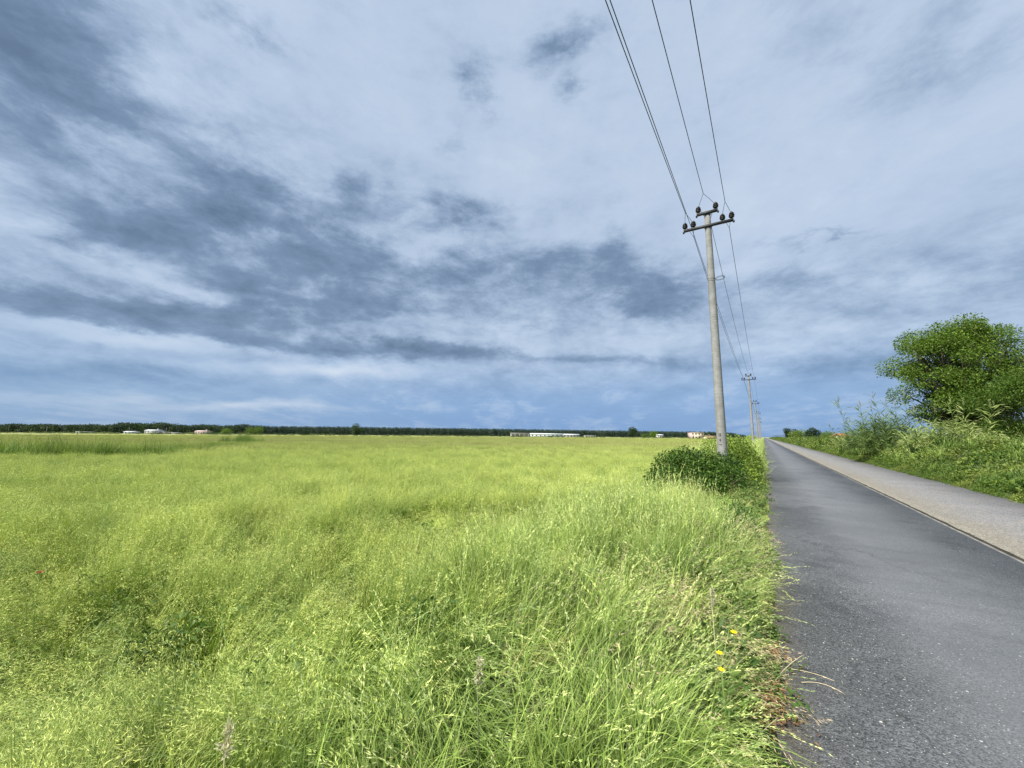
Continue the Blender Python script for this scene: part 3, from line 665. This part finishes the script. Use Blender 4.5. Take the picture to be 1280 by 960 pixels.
for k, (s0, l0, sc_, lab) in enumerate([(24, -1.5, 1.0, 'bushy yellow-green shrub between the nearest pole and the second pole'), (34, -2.0, 1.2, 'low shrub on the left verge short of the second pole'),
                                   (62, -2.2, 1.5, 'roadside shrub close behind the second pole'), (110, -2.5, 2.0, 'small far shrub on the left verge beyond the third pole')]):
    cx, cy = road_xy(s0, l0)
    bush('verge_bush', lab, (cx, cy, -.1), local(0, 0, [(0, 0, .55*sc_, .7*sc_, .7*sc_, .6*sc_), (1*sc_, .2, .5*sc_, .6*sc_, .6*sc_, .5*sc_), (-.9*sc_, -.1, .4*sc_, .5*sc_, .5*sc_, .45*sc_)]), 3500, .10*sc_, M_SHRUB, 20+k)

# the large tree on the right
TD = 29.0
cx, cy = spot(1196, TD, 450); zc = height(1197, 452, TD)
rg = np.random.default_rng(8)
lumps = crown_lumps(rg, 88, (0, 0, zc-.9), (4.4, 4.3, 4.7), .95, .78, -.72)
lumps += [(-1.4, 0, zc-.6, 1.6, 1.6, 1.5), (.3, -.5, zc+1.0, 1.6, 1.6, 1.4)]
lumps += crown_lumps(rg, 22, (.3, 0, zc-3.6), (3.0, 3.0, 2.2), .8, .7)
tree('large_tree', 'tallest tree, round green crown with sky showing through, right of the road', 'tree', (cx, cy, 0), lumps, .30, 70000, .15, M_TREE, 9, fork=.28, inner=.35, per=2)
cx, cy = spot(1284, 20, 520)
rg = np.random.default_rng(18); hz = height(1275, 468, 21)
tree('willow_tree', 'bushy lower yellow-green tree cut by the right edge of the photo', 'tree', (cx, cy, 0), crown_lumps(rg, 26, (0, 0, hz-2.1), (2.3, 2.3, 2.3), .75, .8), .12, 26000, .13, M_BUSHY, 19, fork=.2, inner=.4, aspect=.35)
cx, cy = spot(1275, 25, 520)
tree('shadow_shrub', 'dark shrub under the large tree at the right edge', 'shrub', (cx, cy, 0), crown_lumps(rg, 14, (0, 0, 1.8), (2.2, 2.2, 1.5), .8, .8), .1, 12000, .14, M_BUSH, 20, fork=.2, inner=.4)

# stands of giant reed on the bank
M_CANE = plant_mat('giant reed leaves', (.06, .12, .022, 1), (.20, .27, .07, 1), (.34, .40, .15, 1), (.26, .22, .13, 1), trans=.3)
def reed_stand(label, loc, rx, ry, n, h0, h1, plumes, seed, lean=0):
    rg = np.random.default_rng(seed); root = thing('reed_stand', loc, label, 'reeds', 'stands of tall reed on the bank')
    st = MB(); lv = Plant(); pl = Plant()
    for k in range(n):
        a = rg.uniform(0, 6.28); r_ = math.sqrt(rg.random()); bx, by = rx*r_*math.cos(a), ry*r_*math.sin(a)
        edge = 1-.45*r_**2; H = rg.uniform(h0, h1)*edge
        if k < plumes: H = rg.uniform(1.1, 1.45)*h1
        th = rg.normal(0, .13, 2)+np.array([lean*.12, 0]); t = np.linspace(0, 1, 5)
        pts = np.stack([bx+th[0]*H*t**1.5, by+th[1]*H*t**1.5, H*t], 1)
        st.tube(pts, np.linspace(.016, .006, 5), 4)
        m = int(H*9); u = rg.uniform(.25, .98, m); C = np.stack([np.interp(u, t, pts[:, i]) for i in range(3)], 1)
        aa = rg.uniform(0, 6.28, m); D = np.stack([np.cos(aa), np.sin(aa), rg.uniform(.5, 1.3, m)], 1)
        L = rg.uniform(.3, .6, m)
        V, tt = diamonds(C, D, rg.normal(0, 1, (m, 3)), L, .05, rg, .1)
        e = C+D/np.linalg.norm(D, axis=1)[:, None]*L[:, None]*.9; V2, t2 = diamonds(e-0, D*np.array([1, 1, -.3]), rg.normal(0, 1, (m, 3)), L*.5, .035, rg, .1)
        lv.add(V, None, tt, rg.random(), .5, 0); lv.add(V2, None, t2, rg.random(), .9, 0)
        if k < plumes:
            m = 60; u = rg.uniform(0, 1, m); C = pts[-1]+np.stack([rg.normal(0, .02, m), rg.normal(0, .02, m), -.1+u*.42], 1)
            V, tt = diamonds(C, rg.normal(0, .35, (m, 3))+np.array([.1, 0, 1]), rg.normal(0, 1, (m, 3)), .07, .014, rg, .1); pl.add(V, None, tt, rg.random(), 0, 1)
    obj('canes', st.mesh('canes'), M_CANE, root, kind='stuff'); obj('leaves', lv.mesh('leaves'), M_CANE, root, kind='stuff')
    if plumes: obj('plumes', pl.mesh('plumes'), M_CANE, root, kind='stuff')
cx, cy = spot(1108, 25, 540)
reed_stand('dense grey-green reed stand left of the large tree', (cx, cy, .5), 2.5, 1.4, 150, 1.2, 2.6, 8, 31, -.5)
cx, cy = spot(1190, 20, 540)
reed_stand('sparse leaning reeds with pinkish plumes in front of the large tree', (cx, cy, .6), 2.2, 1.3, 110, 1.3, 2.1, 7, 32, .5)
cx, cy = spot(1082, 34, 540)
reed_stand('small low reed patch at the far left end of the reeds', (cx, cy, .4), 3.0, 1.3, 120, 1.1, 1.9, 4, 33, 0)

# trees further along the right side of the road
for k, (px, dep, ytop, wpx, mat, lab) in enumerate([
        (988, 150, 537.5, 13, M_FAR, 'tall thin-topped far tree nearest the road on the right'),
        (1000, 140, 539, 18, M_BUSHY, 'pale green far tree beside the dark round one on the right'),
        (1017, 135, 537, 17, M_FAR, 'dark round far tree in the clump on the right'),
        (1036, 120, 541, 16, M_TREE, 'low bushy far tree left of the red roof'),
        (975, 260, 545, 18, M_FAR, 'farthest low tree at the end of the road on the right')]):
    cx, cy = spot(px, dep); H = height(px, ytop, dep)*1.12; W = wpx/480*dep*.62; rg = np.random.default_rng(50+k)
    tree('far_tree', lab, 'tree', (cx, cy, 0), crown_lumps(rg, 12, (0, 0, H*.56), (W, W, H*.46), W*.42, .8), .15, 2600, H*.075, mat, 60+k, 'trees along the right side of the road')
# single trees out in the plain
for k, (px, dep, ytop, wpx, mat, lab) in enumerate([
        (446, 330, 530.5, 13, M_FAR, 'round tree standing alone before the middle of the pine wood'),
        (381, 340, 536.5, 9, M_FAR, 'small dark tree left of the lone round tree'),
        (407, 345, 537.5, 8, M_FAR, 'smallest dark tree just left of the lone round tree'),
        (318, 330, 533, 17, M_TREE, 'broad green tree right of the pink house'),
        (282, 340, 535, 12, M_TREE, 'green tree between the pink house and the broad green tree'),
        (262, 345, 539, 9, M_FAR, 'low dark tree touching the right end of the pink house'),
        (791, 360, 534.5, 11, M_FAR, 'dark tree poking above the pine wood right of the sheds'),
        (817, 340, 539, 9, M_TREE, 'green tree just left of the small white house'),
        (806, 350, 542, 9, M_TREE, 'low pale tree between the dark tree and the small white house')]):
    cx, cy = spot(px, dep); H = height(px, ytop, dep)*1.1; W = wpx/480*dep*.6; rg = np.random.default_rng(80+k)
    tree('plain_tree', lab, 'tree', (cx, cy, -.1), crown_lumps(rg, 12, (0, 0, H*.55), (W, W, H*.46), W*.45, .8), .25, 1800, H*.08, mat, 90+k, 'single trees on the plain')

# the pine wood along the horizon, and the scrub in front of it
def far_proto(mat, lumps, n, size, trunk=True):
    rg = np.random.default_rng(n); p = Plant(); C, d, _ = blob_pts(rg, lumps, n, .4); leaves_into(p, rg, C, d, size)
    if trunk:
        mb = MB(); mb.tube([(0, 0, 0), (0, 0, .8)], [.018, .012], 5); V = np.concatenate(mb.v); p.add(V, np.concatenate(mb.q), None, .9, 1, 1)
    me = p.mesh('far'); me.materials.append(mat); return me
rgp = np.random.default_rng(77)
woodP = [far_proto(M_PINE, [(0, 0, .74, .24, .24, .25), (.1, .05, .5, .2, .2, .2), (-.1, 0, .35, .2, .2, .2), (0, 0, .15, .25, .25, .17)], 300, .11) for _ in range(3)]
woodP += [far_proto(M_FAR, crown_lumps(rgp, 9, (0, 0, .5), (.42, .42, .48), .22, .9), 260, .12) for _ in range(3)]
Ps, Sx, Ix = [], [], []
for row, dep in enumerate((560, 575, 590, 610, 640)):
    for px in np.arange(-160, 938, 3.1):
        px2 = px+rng.normal(0, .8); top = np.interp(px, [-160, 0, 60, 90, 230, 330, 450, 640, 760, 900, 915, 940], [530.5, 530.8, 531.5, 530, 530.2, 533, 534, 536.4, 538.2, 540, 541, 545.5])
        d_ = dep if px > 330 else dep-60
        cx, cy = spot(px2, d_); H = height(px, top, d_)*rng.uniform(.90, 1.03)
        if px < 330: H *= 1+.10*math.sin(px*.045)+.06*math.sin(px*.13)
        Ps.append((cx, cy, 0)); Sx.append((H*1.05, H*1.05, H)); Ix.append(rng.integers(0, 3) if px > 300 or rng.random() < .35 else rng.integers(3, 6))
n = len(Ps); scatter('pine_wood', woodP, np.array(Ps), tilt_rot(rng.uniform(0, 6.3, n), n, .02), np.array(Sx), np.array(Ix))
M_SCRUB = plant_mat('pale field scrub', (.07, .11, .035, 1), (.13, .17, .06, 1), (.20, .23, .10, 1), (.3, .3, .1, 1), trans=.2)
scrP = [far_proto(M_SCRUB, crown_lumps(rgp, 5, (0, 0, .45), (.8, .8, .35), .35, .7), 150, .17, False) for _ in range(3)]+[far_proto(M_FAR, crown_lumps(rgp, 5, (0, 0, .5), (.6, .6, .4), .3, .7), 150, .15, False) for _ in range(2)]
Ps, Sx, Ix = [], [], []
for k in range(900):
    px = rng.uniform(-120, 940); dep = rng.choice([300, 330, 380, 430, 480], p=[.15, .2, .2, .25, .2])+rng.normal(0, 6)
    cx, cy = spot(px, dep); h = rng.uniform(.7, 2.0)*(.6+.4*abs(math.sin(px*.02)))*(dep/400)
    if 95 < px < 150 or 230 < px < 330: h *= 1.5
    Ps.append((cx, cy, -.05)); Sx.append((h*2.4, h*2, h)); Ix.append(rng.choice(5, p=[.25, .25, .2, .15, .15]))
n = len(Ps); scatter('field_scrub', scrP, np.array(Ps), tilt_rot(rng.uniform(0, 6.3, n), n, .02), np.array(Sx), np.array(Ix))

# ------------------------------------------------------------------ electricity poles
def mat_pole():
    m, g = new_mat('spun concrete'); P = g.n('ShaderNodeTexCoord').outputs['Object']
    z = g.sep(P)[2]
    n = g.noise(P, 5, 6, .65)
    c = g.mix(g.step(n, .35, .65), (.19, .195, .185, 1), (.26, .265, .26, 1))
    st = g.n('ShaderNodeMapping'); g.put(st.inputs[0], P); st.inputs[3].default_value = (14, 14, .6)
    c = g.mix(g.m('MULTIPLY', g.step(g.noise(st.outputs[0], 1, 4), .5, .75), .45), c, (.14, .135, .115, 1))
    ring = g.noise(g.comb(0, 0, g.m('MULTIPLY', z, 9)), 3, 2)
    c = g.mix(g.m('MULTIPLY', g.step(ring, .4, .65), .4), c, (.15, .145, .12, 1))
    principled(g, c, .85, .2, bump=g.m('ADD', n, ring), bstr=.35, bdist=.01); return m
M_POLE = mat_pole()
M_STEEL = simple('weathered galvanised steel', (.022, .024, .027, 1), (.05, .05, .052, 1), 12, .6, .4, .3)
M_PORC = simple('dark brown glazed porcelain', (.010, .008, .008, 1), (.02, .015, .012, 1), 8, .45, .4)
M_WIRE = simple('weathered aluminium wire', (.045, .048, .055, 1), (.06, .062, .07, 1), 20, .6, .4, .3)
M_PAINT = simple('black stencil paint', (.02, .02, .02, 1), (.04, .04, .04, 1), 30, .8, .2)
PH = 9.5; ARM_Z = 8.93; TOP_Z = 9.42
INS = [(-.72, ARM_Z), (-.45, ARM_Z), (.45, ARM_Z), (.72, ARM_Z), (-.27, TOP_Z), (.27, TOP_Z)]
PL = -1.15
def pole_parts(root, first):
    mb = MB(); zs = np.linspace(-.4, PH-.05, 24)
    mb.tube([(0, 0, z) for z in zs], [.160-.064*(z+.4)/PH for z in zs], 24); obj('shaft', mb.mesh('shaft', True), M_POLE, root)
    def arm(name, half, z, th):
        mb = MB()
        mb.box(-half, half, -.135, -.125, z-th, z); mb.box(-half, half, -.125, -.065, z-.008, z); mb.box(-half, half, -.125, -.065, z-th, z-th+.008)
        for sx in (-1, 1): mb.box(sx*half-.02 if sx > 0 else sx*half-.03, sx*half+.03 if sx > 0 else sx*half+.02, -.14, -.05, z-th-.035, z-th+.01)
        obj(name, mb.mesh(name), M_STEEL, root)
    arm('crossarm', .77, ARM_Z, .085); arm('top_bracket', .33, TOP_Z, .09)
    for z in (ARM_Z-.05, TOP_Z-.05):
        mb = MB(); n = 20; r_ = .122
        mb.tube([(r_*math.cos(a), r_*math.sin(a), z) for a in np.linspace(math.pi*1.45, -math.pi*.45, n)], .010, 6); obj('clamp', mb.mesh('clamp', True), M_STEEL, root)
    mb = MB()
    prof = [(.028, 0), (.055, .01), (.075, .035), (.050, .045), (.048, .06), (.082, .075), (.080, .09), (.050, .105), (.048, .12), (.070, .135), (.062, .16), (.035, .175), (.040, .19), (.028, .205), (0.002, .21)]
    mb.lathe([(r_*1.12, z*1.05) for r_, z in prof], 14); im = mb.mesh('insulator', True); im.materials.append(M_PORC)
    mb = MB(); mb.tube([(0, 0, -.14), (0, 0, .06)], .012, 8); mb.lathe([(.03, -.055), (.03, -.035)], 6); pm = mb.mesh('pin', True); pm.materials.append(M_STEEL)
    for lx, z in INS:
        o = obj('insulator', im, None, root, (lx, -.098, z+.04)); obj('pin', pm, None, o)
    if first:
        mb = MB(); a = np.linspace(0, 2*math.pi*2.2, 60)
        mb.tube(np.stack([.26+.14*np.cos(a)*(1+.05*np.sin(a*1.7)), -.10+.03*np.sin(a*.9), 6.92+.075*np.sin(a)+.02*a/6], 1), .006, 5)
        mb.tube([(-.15, -.12, 6.99), (0, -.17, 6.97), (.14, -.12, 6.93)], .006, 5); obj('wire_coil', mb.mesh('wire_coil', True), M_WIRE, root)
        def mark(zc, boxes):
            mb = MB()
            for x0, x1, z0, z1 in boxes:
                r_ = .160-.064*(zc+.4)/PH
                a0, a1 = x0/r_-math.pi/2-.25, x1/r_-math.pi/2-.25; aa = np.linspace(a0, a1, 5)
                V = [((r_+.003)*math.cos(a), (r_+.003)*math.sin(a), zc+z) for z in (z0, z1) for a in aa]
                mb.add(V, [(k, k+1, k+6, k+5) for k in range(4)])
            obj('stencil_mark', mb.mesh('stencil_mark'), M_PAINT, root)
        mark(1.72, [(-.03, .03, -.05, -.03), (.012, .03, -.05, .05), (-.03, -.012, -.01, .05)])
        mark(1.55, [(-.03, .03, -.012, .008), (-.008, .010, -.045, .045)])
        mark(1.40, [(-.045, .045, -.012, .010)])
POLES = [14.2, 57.0, 99.5, 142, 185, 228]
plabs = ['nearest tall concrete pole rising out of the dark bush, six dark insulators on two arms', 'second concrete pole along the verge, whole crossarm clear of the others',
         'third concrete pole, just right of the second one', 'fourth concrete pole, half the height of the second in view', 'fifth concrete pole, small beside the road', 'farthest tiny concrete pole by the left road edge']
first = None
for k, s0 in enumerate(POLES):
    cx, cy = road_xy(s0, PL)
    root = thing('utility_pole', (cx, cy, -.05), plabs[k], 'utility pole', 'concrete poles of the power line', -RA+(.05, 0, .03, -.04, .02, 0)[k])
    if k < 2: pole_parts(root, k == 0); first = root
    else:
        for ch in first.children:
            c = ch.copy(); sc.collection.objects.link(c); c.parent = root
            for gch in ch.children: d = gch.copy(); sc.collection.objects.link(d); d.parent = c
    if k in (2, 3, 4): root.rotation_euler.x = (.0, .0, .006, -.008, .004)[k]

# wires: each line is one thing, its bridles to the paired insulators are parts
ext = [POLES[0]-42.5]+POLES
def line(label, l_off, z, sag, la, lb, dz=0, bridles=True):
    root = thing('power_line', (0, 0, 0), label, 'power line', 'overhead wires of the power line')
    for k_, (a, b) in enumerate(zip(ext[:-1], ext[1:])):      # one piece of wire per span; where there are bridles it stops at their knots
        ca = .9 if bridles and 1 <= k_ <= 3 else 0; cb = 1.0 if bridles and k_ <= 2 else 0
        u = np.linspace(ca/(b-a), 1-cb/(b-a), 31)
        x, y = road_xy(a+(b-a)*u, PL+l_off)
        mb = MB(); mb.tube(np.stack([x, y, z+dz-sag*4*u*(1-u)], 1), .0088, 5); obj('wire', mb.mesh('wire', True), M_WIRE, root)
    if not bridles: return
    for s0 in POLES[:3]:
        for sg_, dist in ((-1, 1.0), (1, .9)):
            for li in (la, lb):
                x0, y0 = road_xy(s0+sg_*dist, PL+l_off); x1, y1 = road_xy(s0-.098, PL+li)
                zz = z+dz-sag*4*(dist/42.5)
                mb = MB(); mb.tube([(x0, y0, zz), ((x0+x1)/2, (y0+y1)/2, (zz+z)/2+.0), (x1, y1, z-.03)], .0065, 5)
                obj('bridle', mb.mesh('bridle', True), M_WIRE, root)
ZI = ARM_Z+.04+.17-.05; ZT = TOP_Z+.04+.17-.05
line('left main wire tied to the two insulators on the left of the crossarm', -.57, ZI, .55, -.72, -.45)
line('topmost wire tied to the two insulators on the pole head', 0, ZT, .55, -.27, .27)
line('right wire tied to the two insulators on the right of the crossarm', .60, ZI, .55, .45, .72)
line('extra wire running just beside the left main wire', -.49, ARM_Z-.11, .25, 0, 0, 0, False)

# ------------------------------------------------------------------ far buildings
M_WHITE = simple('white render', (.46, .46, .45, 1), (.38, .38, .37, 1), .4, .9, .1)
M_PINK = simple('faded pink render', (.55, .42, .38, 1), (.60, .50, .45, 1), .4, .9, .1)
M_CREAM = simple('cream render', (.58, .50, .38, 1), (.52, .45, .34, 1), .4, .9, .1)
M_PINKW = simple('pinkish gable render', (.50, .38, .36, 1), (.46, .36, .34, 1), .4, .9, .1)
M_TILE = simple('red roof tiles', (.36, .13, .07, 1), (.45, .20, .11, 1), 1.5, .9, .1)
M_BROWN = simple('brown roof tiles', (.20, .12, .08, 1), (.26, .17, .12, 1), 1.5, .9, .1)
M_ROOFW = simple('pale sheet roof', (.55, .57, .58, 1), (.48, .50, .51, 1), .5, .6, .3)
M_DARK = simple('dark window glass', (.03, .035, .045, 1), (.05, .055, .06, 1), 1, .2, .5)
M_SHED = simple('pale greenhouse sheeting', (.55, .60, .58, 1), (.45, .50, .48, 1), .3, .7, .2)
def building(name, label, cat, px0, px1, ytop, dep, wall, roofm, deep=8, gable=0, rows=1, nwin=4, winmat=None, chimney=False, openfront=False, group=None):
    x0, y0 = spot(px0, dep); x1, _ = spot(px1, dep); W = x1-x0; H = height((px0+px1)/2, ytop, dep)+.1; hw = H-gable
    root = thing(name, ((x0+x1)/2, dep, -.1), label, cat, group)
    mb = MB(); mb.box(-W/2, W/2, 0, deep, 0, hw)
    if openfront: 
        mb = MB(); mb.box(-W/2, W/2, 3, deep, 0, hw)
        n = max(3, int(W/5))
        for i in range(n+1): xx = -W/2+(W-.5)*i/n; mb.box(xx, xx+.5, 0, .5, 0, hw-1.0)
        mb.box(-W/2, W/2, -.1, .3, hw-1.0, hw-.004)
    if gable: mb.add([(-W/2+.01, 0.01, hw-.01), (-W/2+.01, deep-.01, hw-.01), (-W/2+.01, deep/2, H-.12), (W/2-.01, .01, hw-.01), (W/2-.01, deep-.01, hw-.01), (W/2-.01, deep/2, H-.12)], t=[(0, 1, 2), (3, 5, 4)])
    obj('wall', mb.mesh('wall'), wall, root)
    mb = MB()
    if gable:
        o_ = .5
        for sy in (0, 1):
            ye = -o_ if sy == 0 else deep+o_; ze = hw-gable*o_/(deep/2)
            V = [(-W/2-o_, ye, ze), (W/2+o_, ye, ze), (W/2+o_, deep/2, H), (-W/2-o_, deep/2, H)]; V += [(a, b, c+.15) for a, b, c in V]
            mb.add(V, [(0, 1, 2, 3), (4, 5, 6, 7), (0, 1, 5, 4), (1, 2, 6, 5), (2, 3, 7, 6), (3, 0, 4, 7)])
    else: mb.box(-W/2-.3, W/2+.3, -.4, deep+.3, hw, hw+.25)
    rf = obj('roof', mb.mesh('roof'), roofm, root)
    if chimney:
        mb = MB(); mb.box(W*.28, W*.28+.9, deep*.4, deep*.4+.9, hw-.1, H+1.1); mb.box(W*.28-.1, W*.28+1.0, deep*.4-.1, deep*.4+1, H+1.1, H+1.25); obj('chimney', mb.mesh('chimney'), wall, rf)
    if not openfront and nwin:
        fh = hw/rows; mb = MB(); ww = min(1.3, W/nwin*.4); mb.box(-ww/2, ww/2, -.03, .05, 0, fh*.42); wm = mb.mesh('window'); wm.materials.append(M_DARK)
        mb = MB(); mb.box(-ww/2-.1, ww/2+.1, -.12, .02, -.10, 0); sm = mb.mesh('sill'); sm.materials.append(wall)
        for r_ in range(rows):
            for i in range(nwin):
                if r_ == 0 and i == nwin//2: continue
                o = obj('window', wm, None, root, (-W/2+W*(i+.5)/nwin, 0, r_*fh+fh*.35)); obj('sill', sm, None, o)
        mb = MB(); mb.box(-.55, .55, -.04, .05, 0.02, min(2.1, hw*.8)); obj('door', mb.mesh('door'), M_DARK, root, (-W/2+W*(nwin//2+.5)/nwin, 0, 0))
    return root
building('farmhouse', 'white single-storey farmhouse far left before the woods', 'house', 180, 195, 537.0, 420, M_WHITE, M_ROOFW, 9, .9, 1, 5, chimney=True)
building('outbuilding', 'long low white outbuilding joined on the right of the white farmhouse', 'outbuilding', 196, 209, 540.0, 424, M_WHITE, M_ROOFW, 6, 0, 1, 3)
building('outbuilding', 'very low pale shed well left of the white farmhouse', 'outbuilding', 94, 110, 539.6, 430, M_WHITE, M_ROOFW, 6, 0, 1, 4)
building('outbuilding', 'small pale block just left of the white farmhouse', 'outbuilding', 154, 168, 539.0, 428, M_SHED, M_ROOFW, 6, .6, 1, 3)
building('garden_wall', 'low pale wall between the white farmhouse and the pink house', 'wall', 214, 226, 541.0, 415, M_WHITE, M_ROOFW, .4, 0, 1, 0)
building('farmhouse', 'pink farmhouse with pale roof, far left beside dark trees', 'house', 243, 256, 538.2, 410, M_PINK, M_PINK, 9, .8, 1, 4, chimney=True)
building('cattle_shed', 'leftmost long white open-fronted shed before the pine wood', 'shed', 638, 661, 541.4, 430, M_WHITE, M_WHITE, 10, 0, openfront=True)
building('greenhouse', 'widest pale building, the long one in the middle of the sheds', 'greenhouse', 663, 704, 541.6, 425, M_SHED, M_SHED, 14, 1.0, 1, 8)
building('cattle_shed', 'grey roofed shed overlapping the right end of the widest pale building', 'shed', 704, 724, 542.4, 440, M_WHITE, M_ROOFW, 10, .9, 1, 5)
building('outbuilding', 'low white building at the right end of the row of sheds', 'outbuilding', 731, 745, 544.4, 425, M_WHITE, M_WHITE, 6, 0, 1, 4)
building('cottage', 'tiny white cottage beside a green tree right of the sheds', 'house', 822, 829, 542.9, 400, M_WHITE, M_ROOFW, 6, .7, 1, 3)
building('apartment_house', 'two-storey cream house with pink left end, left of the nearest pole', 'house', 868, 880, 540.8, 300, M_CREAM, M_CREAM, 8, 0, 2, 3)
building('apartment_house_wing', 'pinkish wing joined to the left end of the two-storey cream house', 'house', 864.8, 867.9, 540.9, 301, M_PINKW, M_PINKW, 7, 0, 2, 1)
building('barn', 'low brown-roofed barn partly behind the nearest pole', 'barn', 884, 898, 544.6, 290, M_CREAM, M_BROWN, 7, 1.4, 1, 3)
building('farmhouse', 'orange-red roofed house peeping over the right bank left of the reeds', 'house', 1053, 1062, 542.2, 112, M_CREAM, M_TILE, 3.2, .8, 1, 2)

# thin masts on the far left
for px, top, lab in ((57, 533, 'thin pale mast at the far left of the plain'), (160.5, 534, 'thin dark mast left of the white farmhouse'), (207, 534.5, 'thin mast right of the white farmhouse')):
    cx, cy = spot(px, 400); H = height(px, top, 400)
    root = thing('mast', (cx, cy, 0), lab, 'mast', 'thin far masts'); mb = MB(); mb.tube([(0, 0, 0), (0, 0, H)], [.16, .10], 8); obj('shaft', mb.mesh('shaft', True), M_POLE, root)
    mb = MB(); mb.box(-.8, .8, -.06, .06, H-.6, H-.45); obj('crossarm', mb.mesh('crossarm'), M_STEEL, root)

# ------------------------------------------------------------------ flowers and single stems
M_YEL = simple('yellow petals', (.75, .55, .01, 1), (.8, .62, .02, 1), 40, .6, .2)
M_RED = simple('red petals', (.14, .015, .008, 1), (.20, .03, .012, 1), 40, .6, .2)
M_STEM = simple('green stem', (.10, .17, .04, 1), (.14, .2, .05, 1), 20, .7, .2)
def at_height(px, py, z):
    d = bearing(px, py); t = (z-EYE)/d.z; return d.x*t, t
def flower(name, label, px, py, z, mat, r_, group=None, np_=9):
    x, y = at_height(px, py, z); z0 = float(terrain(x, y))
    root = thing(name, (x, y, z0), label, 'flower', group); H = z-z0
    mb = MB(); mb.tube([(.03, .02, 0), (.01, 0, H*.5), (0, 0, H)], .0025, 5); obj('stem', mb.mesh('stem'), M_STEM, root)
    rg = np.random.default_rng(int(px)); a = np.arange(np_)*2*math.pi/np_
    D = np.stack([np.cos(a), np.sin(a)-.4, np.full(np_, .35)], 1); Wv = np.stack([-np.sin(a), np.cos(a), 0*a], 1)
    V, t = diamonds(np.tile([[0, 0, H]], (np_, 1)), D, Wv, r_, r_*.7, rg, .1); obj('petals', mesh_np('petals', V, None, t), mat, root)
    mb = MB(); mb.lathe([(.001, H-.002), (r_*.3, H), (r_*.28, H+.006), (.001, H+.009)], 8); obj('flower_head', mb.mesh('flower_head', True), mat, root)
flower('yellow_flower', 'topmost of three yellow flowers by the road edge', 917, 791, .45, M_YEL, .022, 'yellow flowers in the verge')
flower('yellow_flower', 'middle of three yellow flowers by the road edge, left of the other two', 899, 817, .45, M_YEL, .020, 'yellow flowers in the verge')
flower('yellow_flower', 'lowest of three yellow flowers by the road edge', 902, 838, .42, M_YEL, .020, 'yellow flowers in the verge')
flower('red_poppy', 'single small dark red poppy far left in the meadow', 50, 716, .36, M_RED, .035, None, 5)
M_SEED = plant_mat('pale seed stem', (.28, .33, .12, 1), (.36, .39, .17, 1), (.45, .45, .28, 1), (.5, .48, .36, 1))
for px, py, z, lab in ((599, 824, .62, 'tall pale single seed stalk in the middle of the foreground grass'), (287, 905, .62, 'pale feathery seed stalk low in the left foreground'), (890, 735, .72, 'pale upright seed stalk left of the road edge above the yellow flowers')):
    x, y = at_height(px, py, z); z0 = float(terrain(x, y)); H = z-z0
    root = thing('seed_stalk', (x, y, z0), lab, 'grass stalk', 'pale seed stalks standing out of the grass')
    mb = MB(); mb.tube([(.02, 0, 0), (0, 0, H*.6), (-.01, 0, H)], [.004, .003, .002], 5); n = mb.n
    obj('stem', mb.mesh('stem', True, dict(r=np.full(n, .5), t=np.full(n, .7), k=np.zeros(n))), M_SEED, root)
    p = Plant(); rg = np.random.default_rng(int(px)); m = 120; u = rg.random(m); C = np.stack([rg.normal(0, .006, m), rg.normal(0, .006, m), H-.10*u], 1)
    leaves_into(p, rg, C, rg.normal(0, .5, (m, 3))+np.array([0, 0, .8]), .022, k=1, droop=0, aspect=.3); obj('seed_head', p.mesh('seed_head'), M_SEED, root)
# fallen straws on the asphalt
M_STRAW = simple('dry straw', (.42, .36, .22, 1), (.5, .44, .3, 1), 30, .8, .2)
strw = [((968, 852), (985, 828), (1006, 818), .16), ((988, 836), (1018, 840), (1045, 852), .06), ((1002, 853), (1030, 850), (1056, 868), .06), ((945, 925), (955, 910), (973, 897), .12)]
labs = ['arched dry stem leaning out over the asphalt edge', 'fallen straw on the asphalt, upper of two', 'fallen straw on the asphalt, lower of two', 'short dry stem at the asphalt edge near the bottom']
for (a, b, c, z), lab in zip(strw, labs):
    pts = [(*at_height(*a, .056 if z < .1 else .02), .056 if z < .1 else .02), (*at_height(*b, z), z), (*at_height(*c, z*.8), z*.8)]
    o = pts[0]; root = thing('straw', o, lab, 'straw'); mb = MB(); P_ = np.array(pts)-np.array(o)
    t = np.linspace(0, 1, 8)[:, None]; cv = (1-t)**2*P_[0]+2*t*(1-t)*(P_[1]*1.0)+t*t*P_[2]
    mb.tube(cv, .0022, 5); obj('stem', mb.mesh('stem', True), M_STRAW, root)
    p = Plant(); m = 16; rg = np.random.default_rng(7); u = rg.uniform(.6, 1, m)[:, None]; C = (1-u)**2*P_[0]+2*u*(1-u)*P_[1]+u*u*P_[2]
    V, t2 = diamonds(C, (P_[2]-P_[1])*3+rg.normal(0, .3, (m, 3))*np.linalg.norm(P_[2]-P_[1]), rg.normal(0, 1, (m, 3)), .018, .005, rg); obj('seed_head', mesh_np('seed_head', V, None, t2), M_STRAW, root)
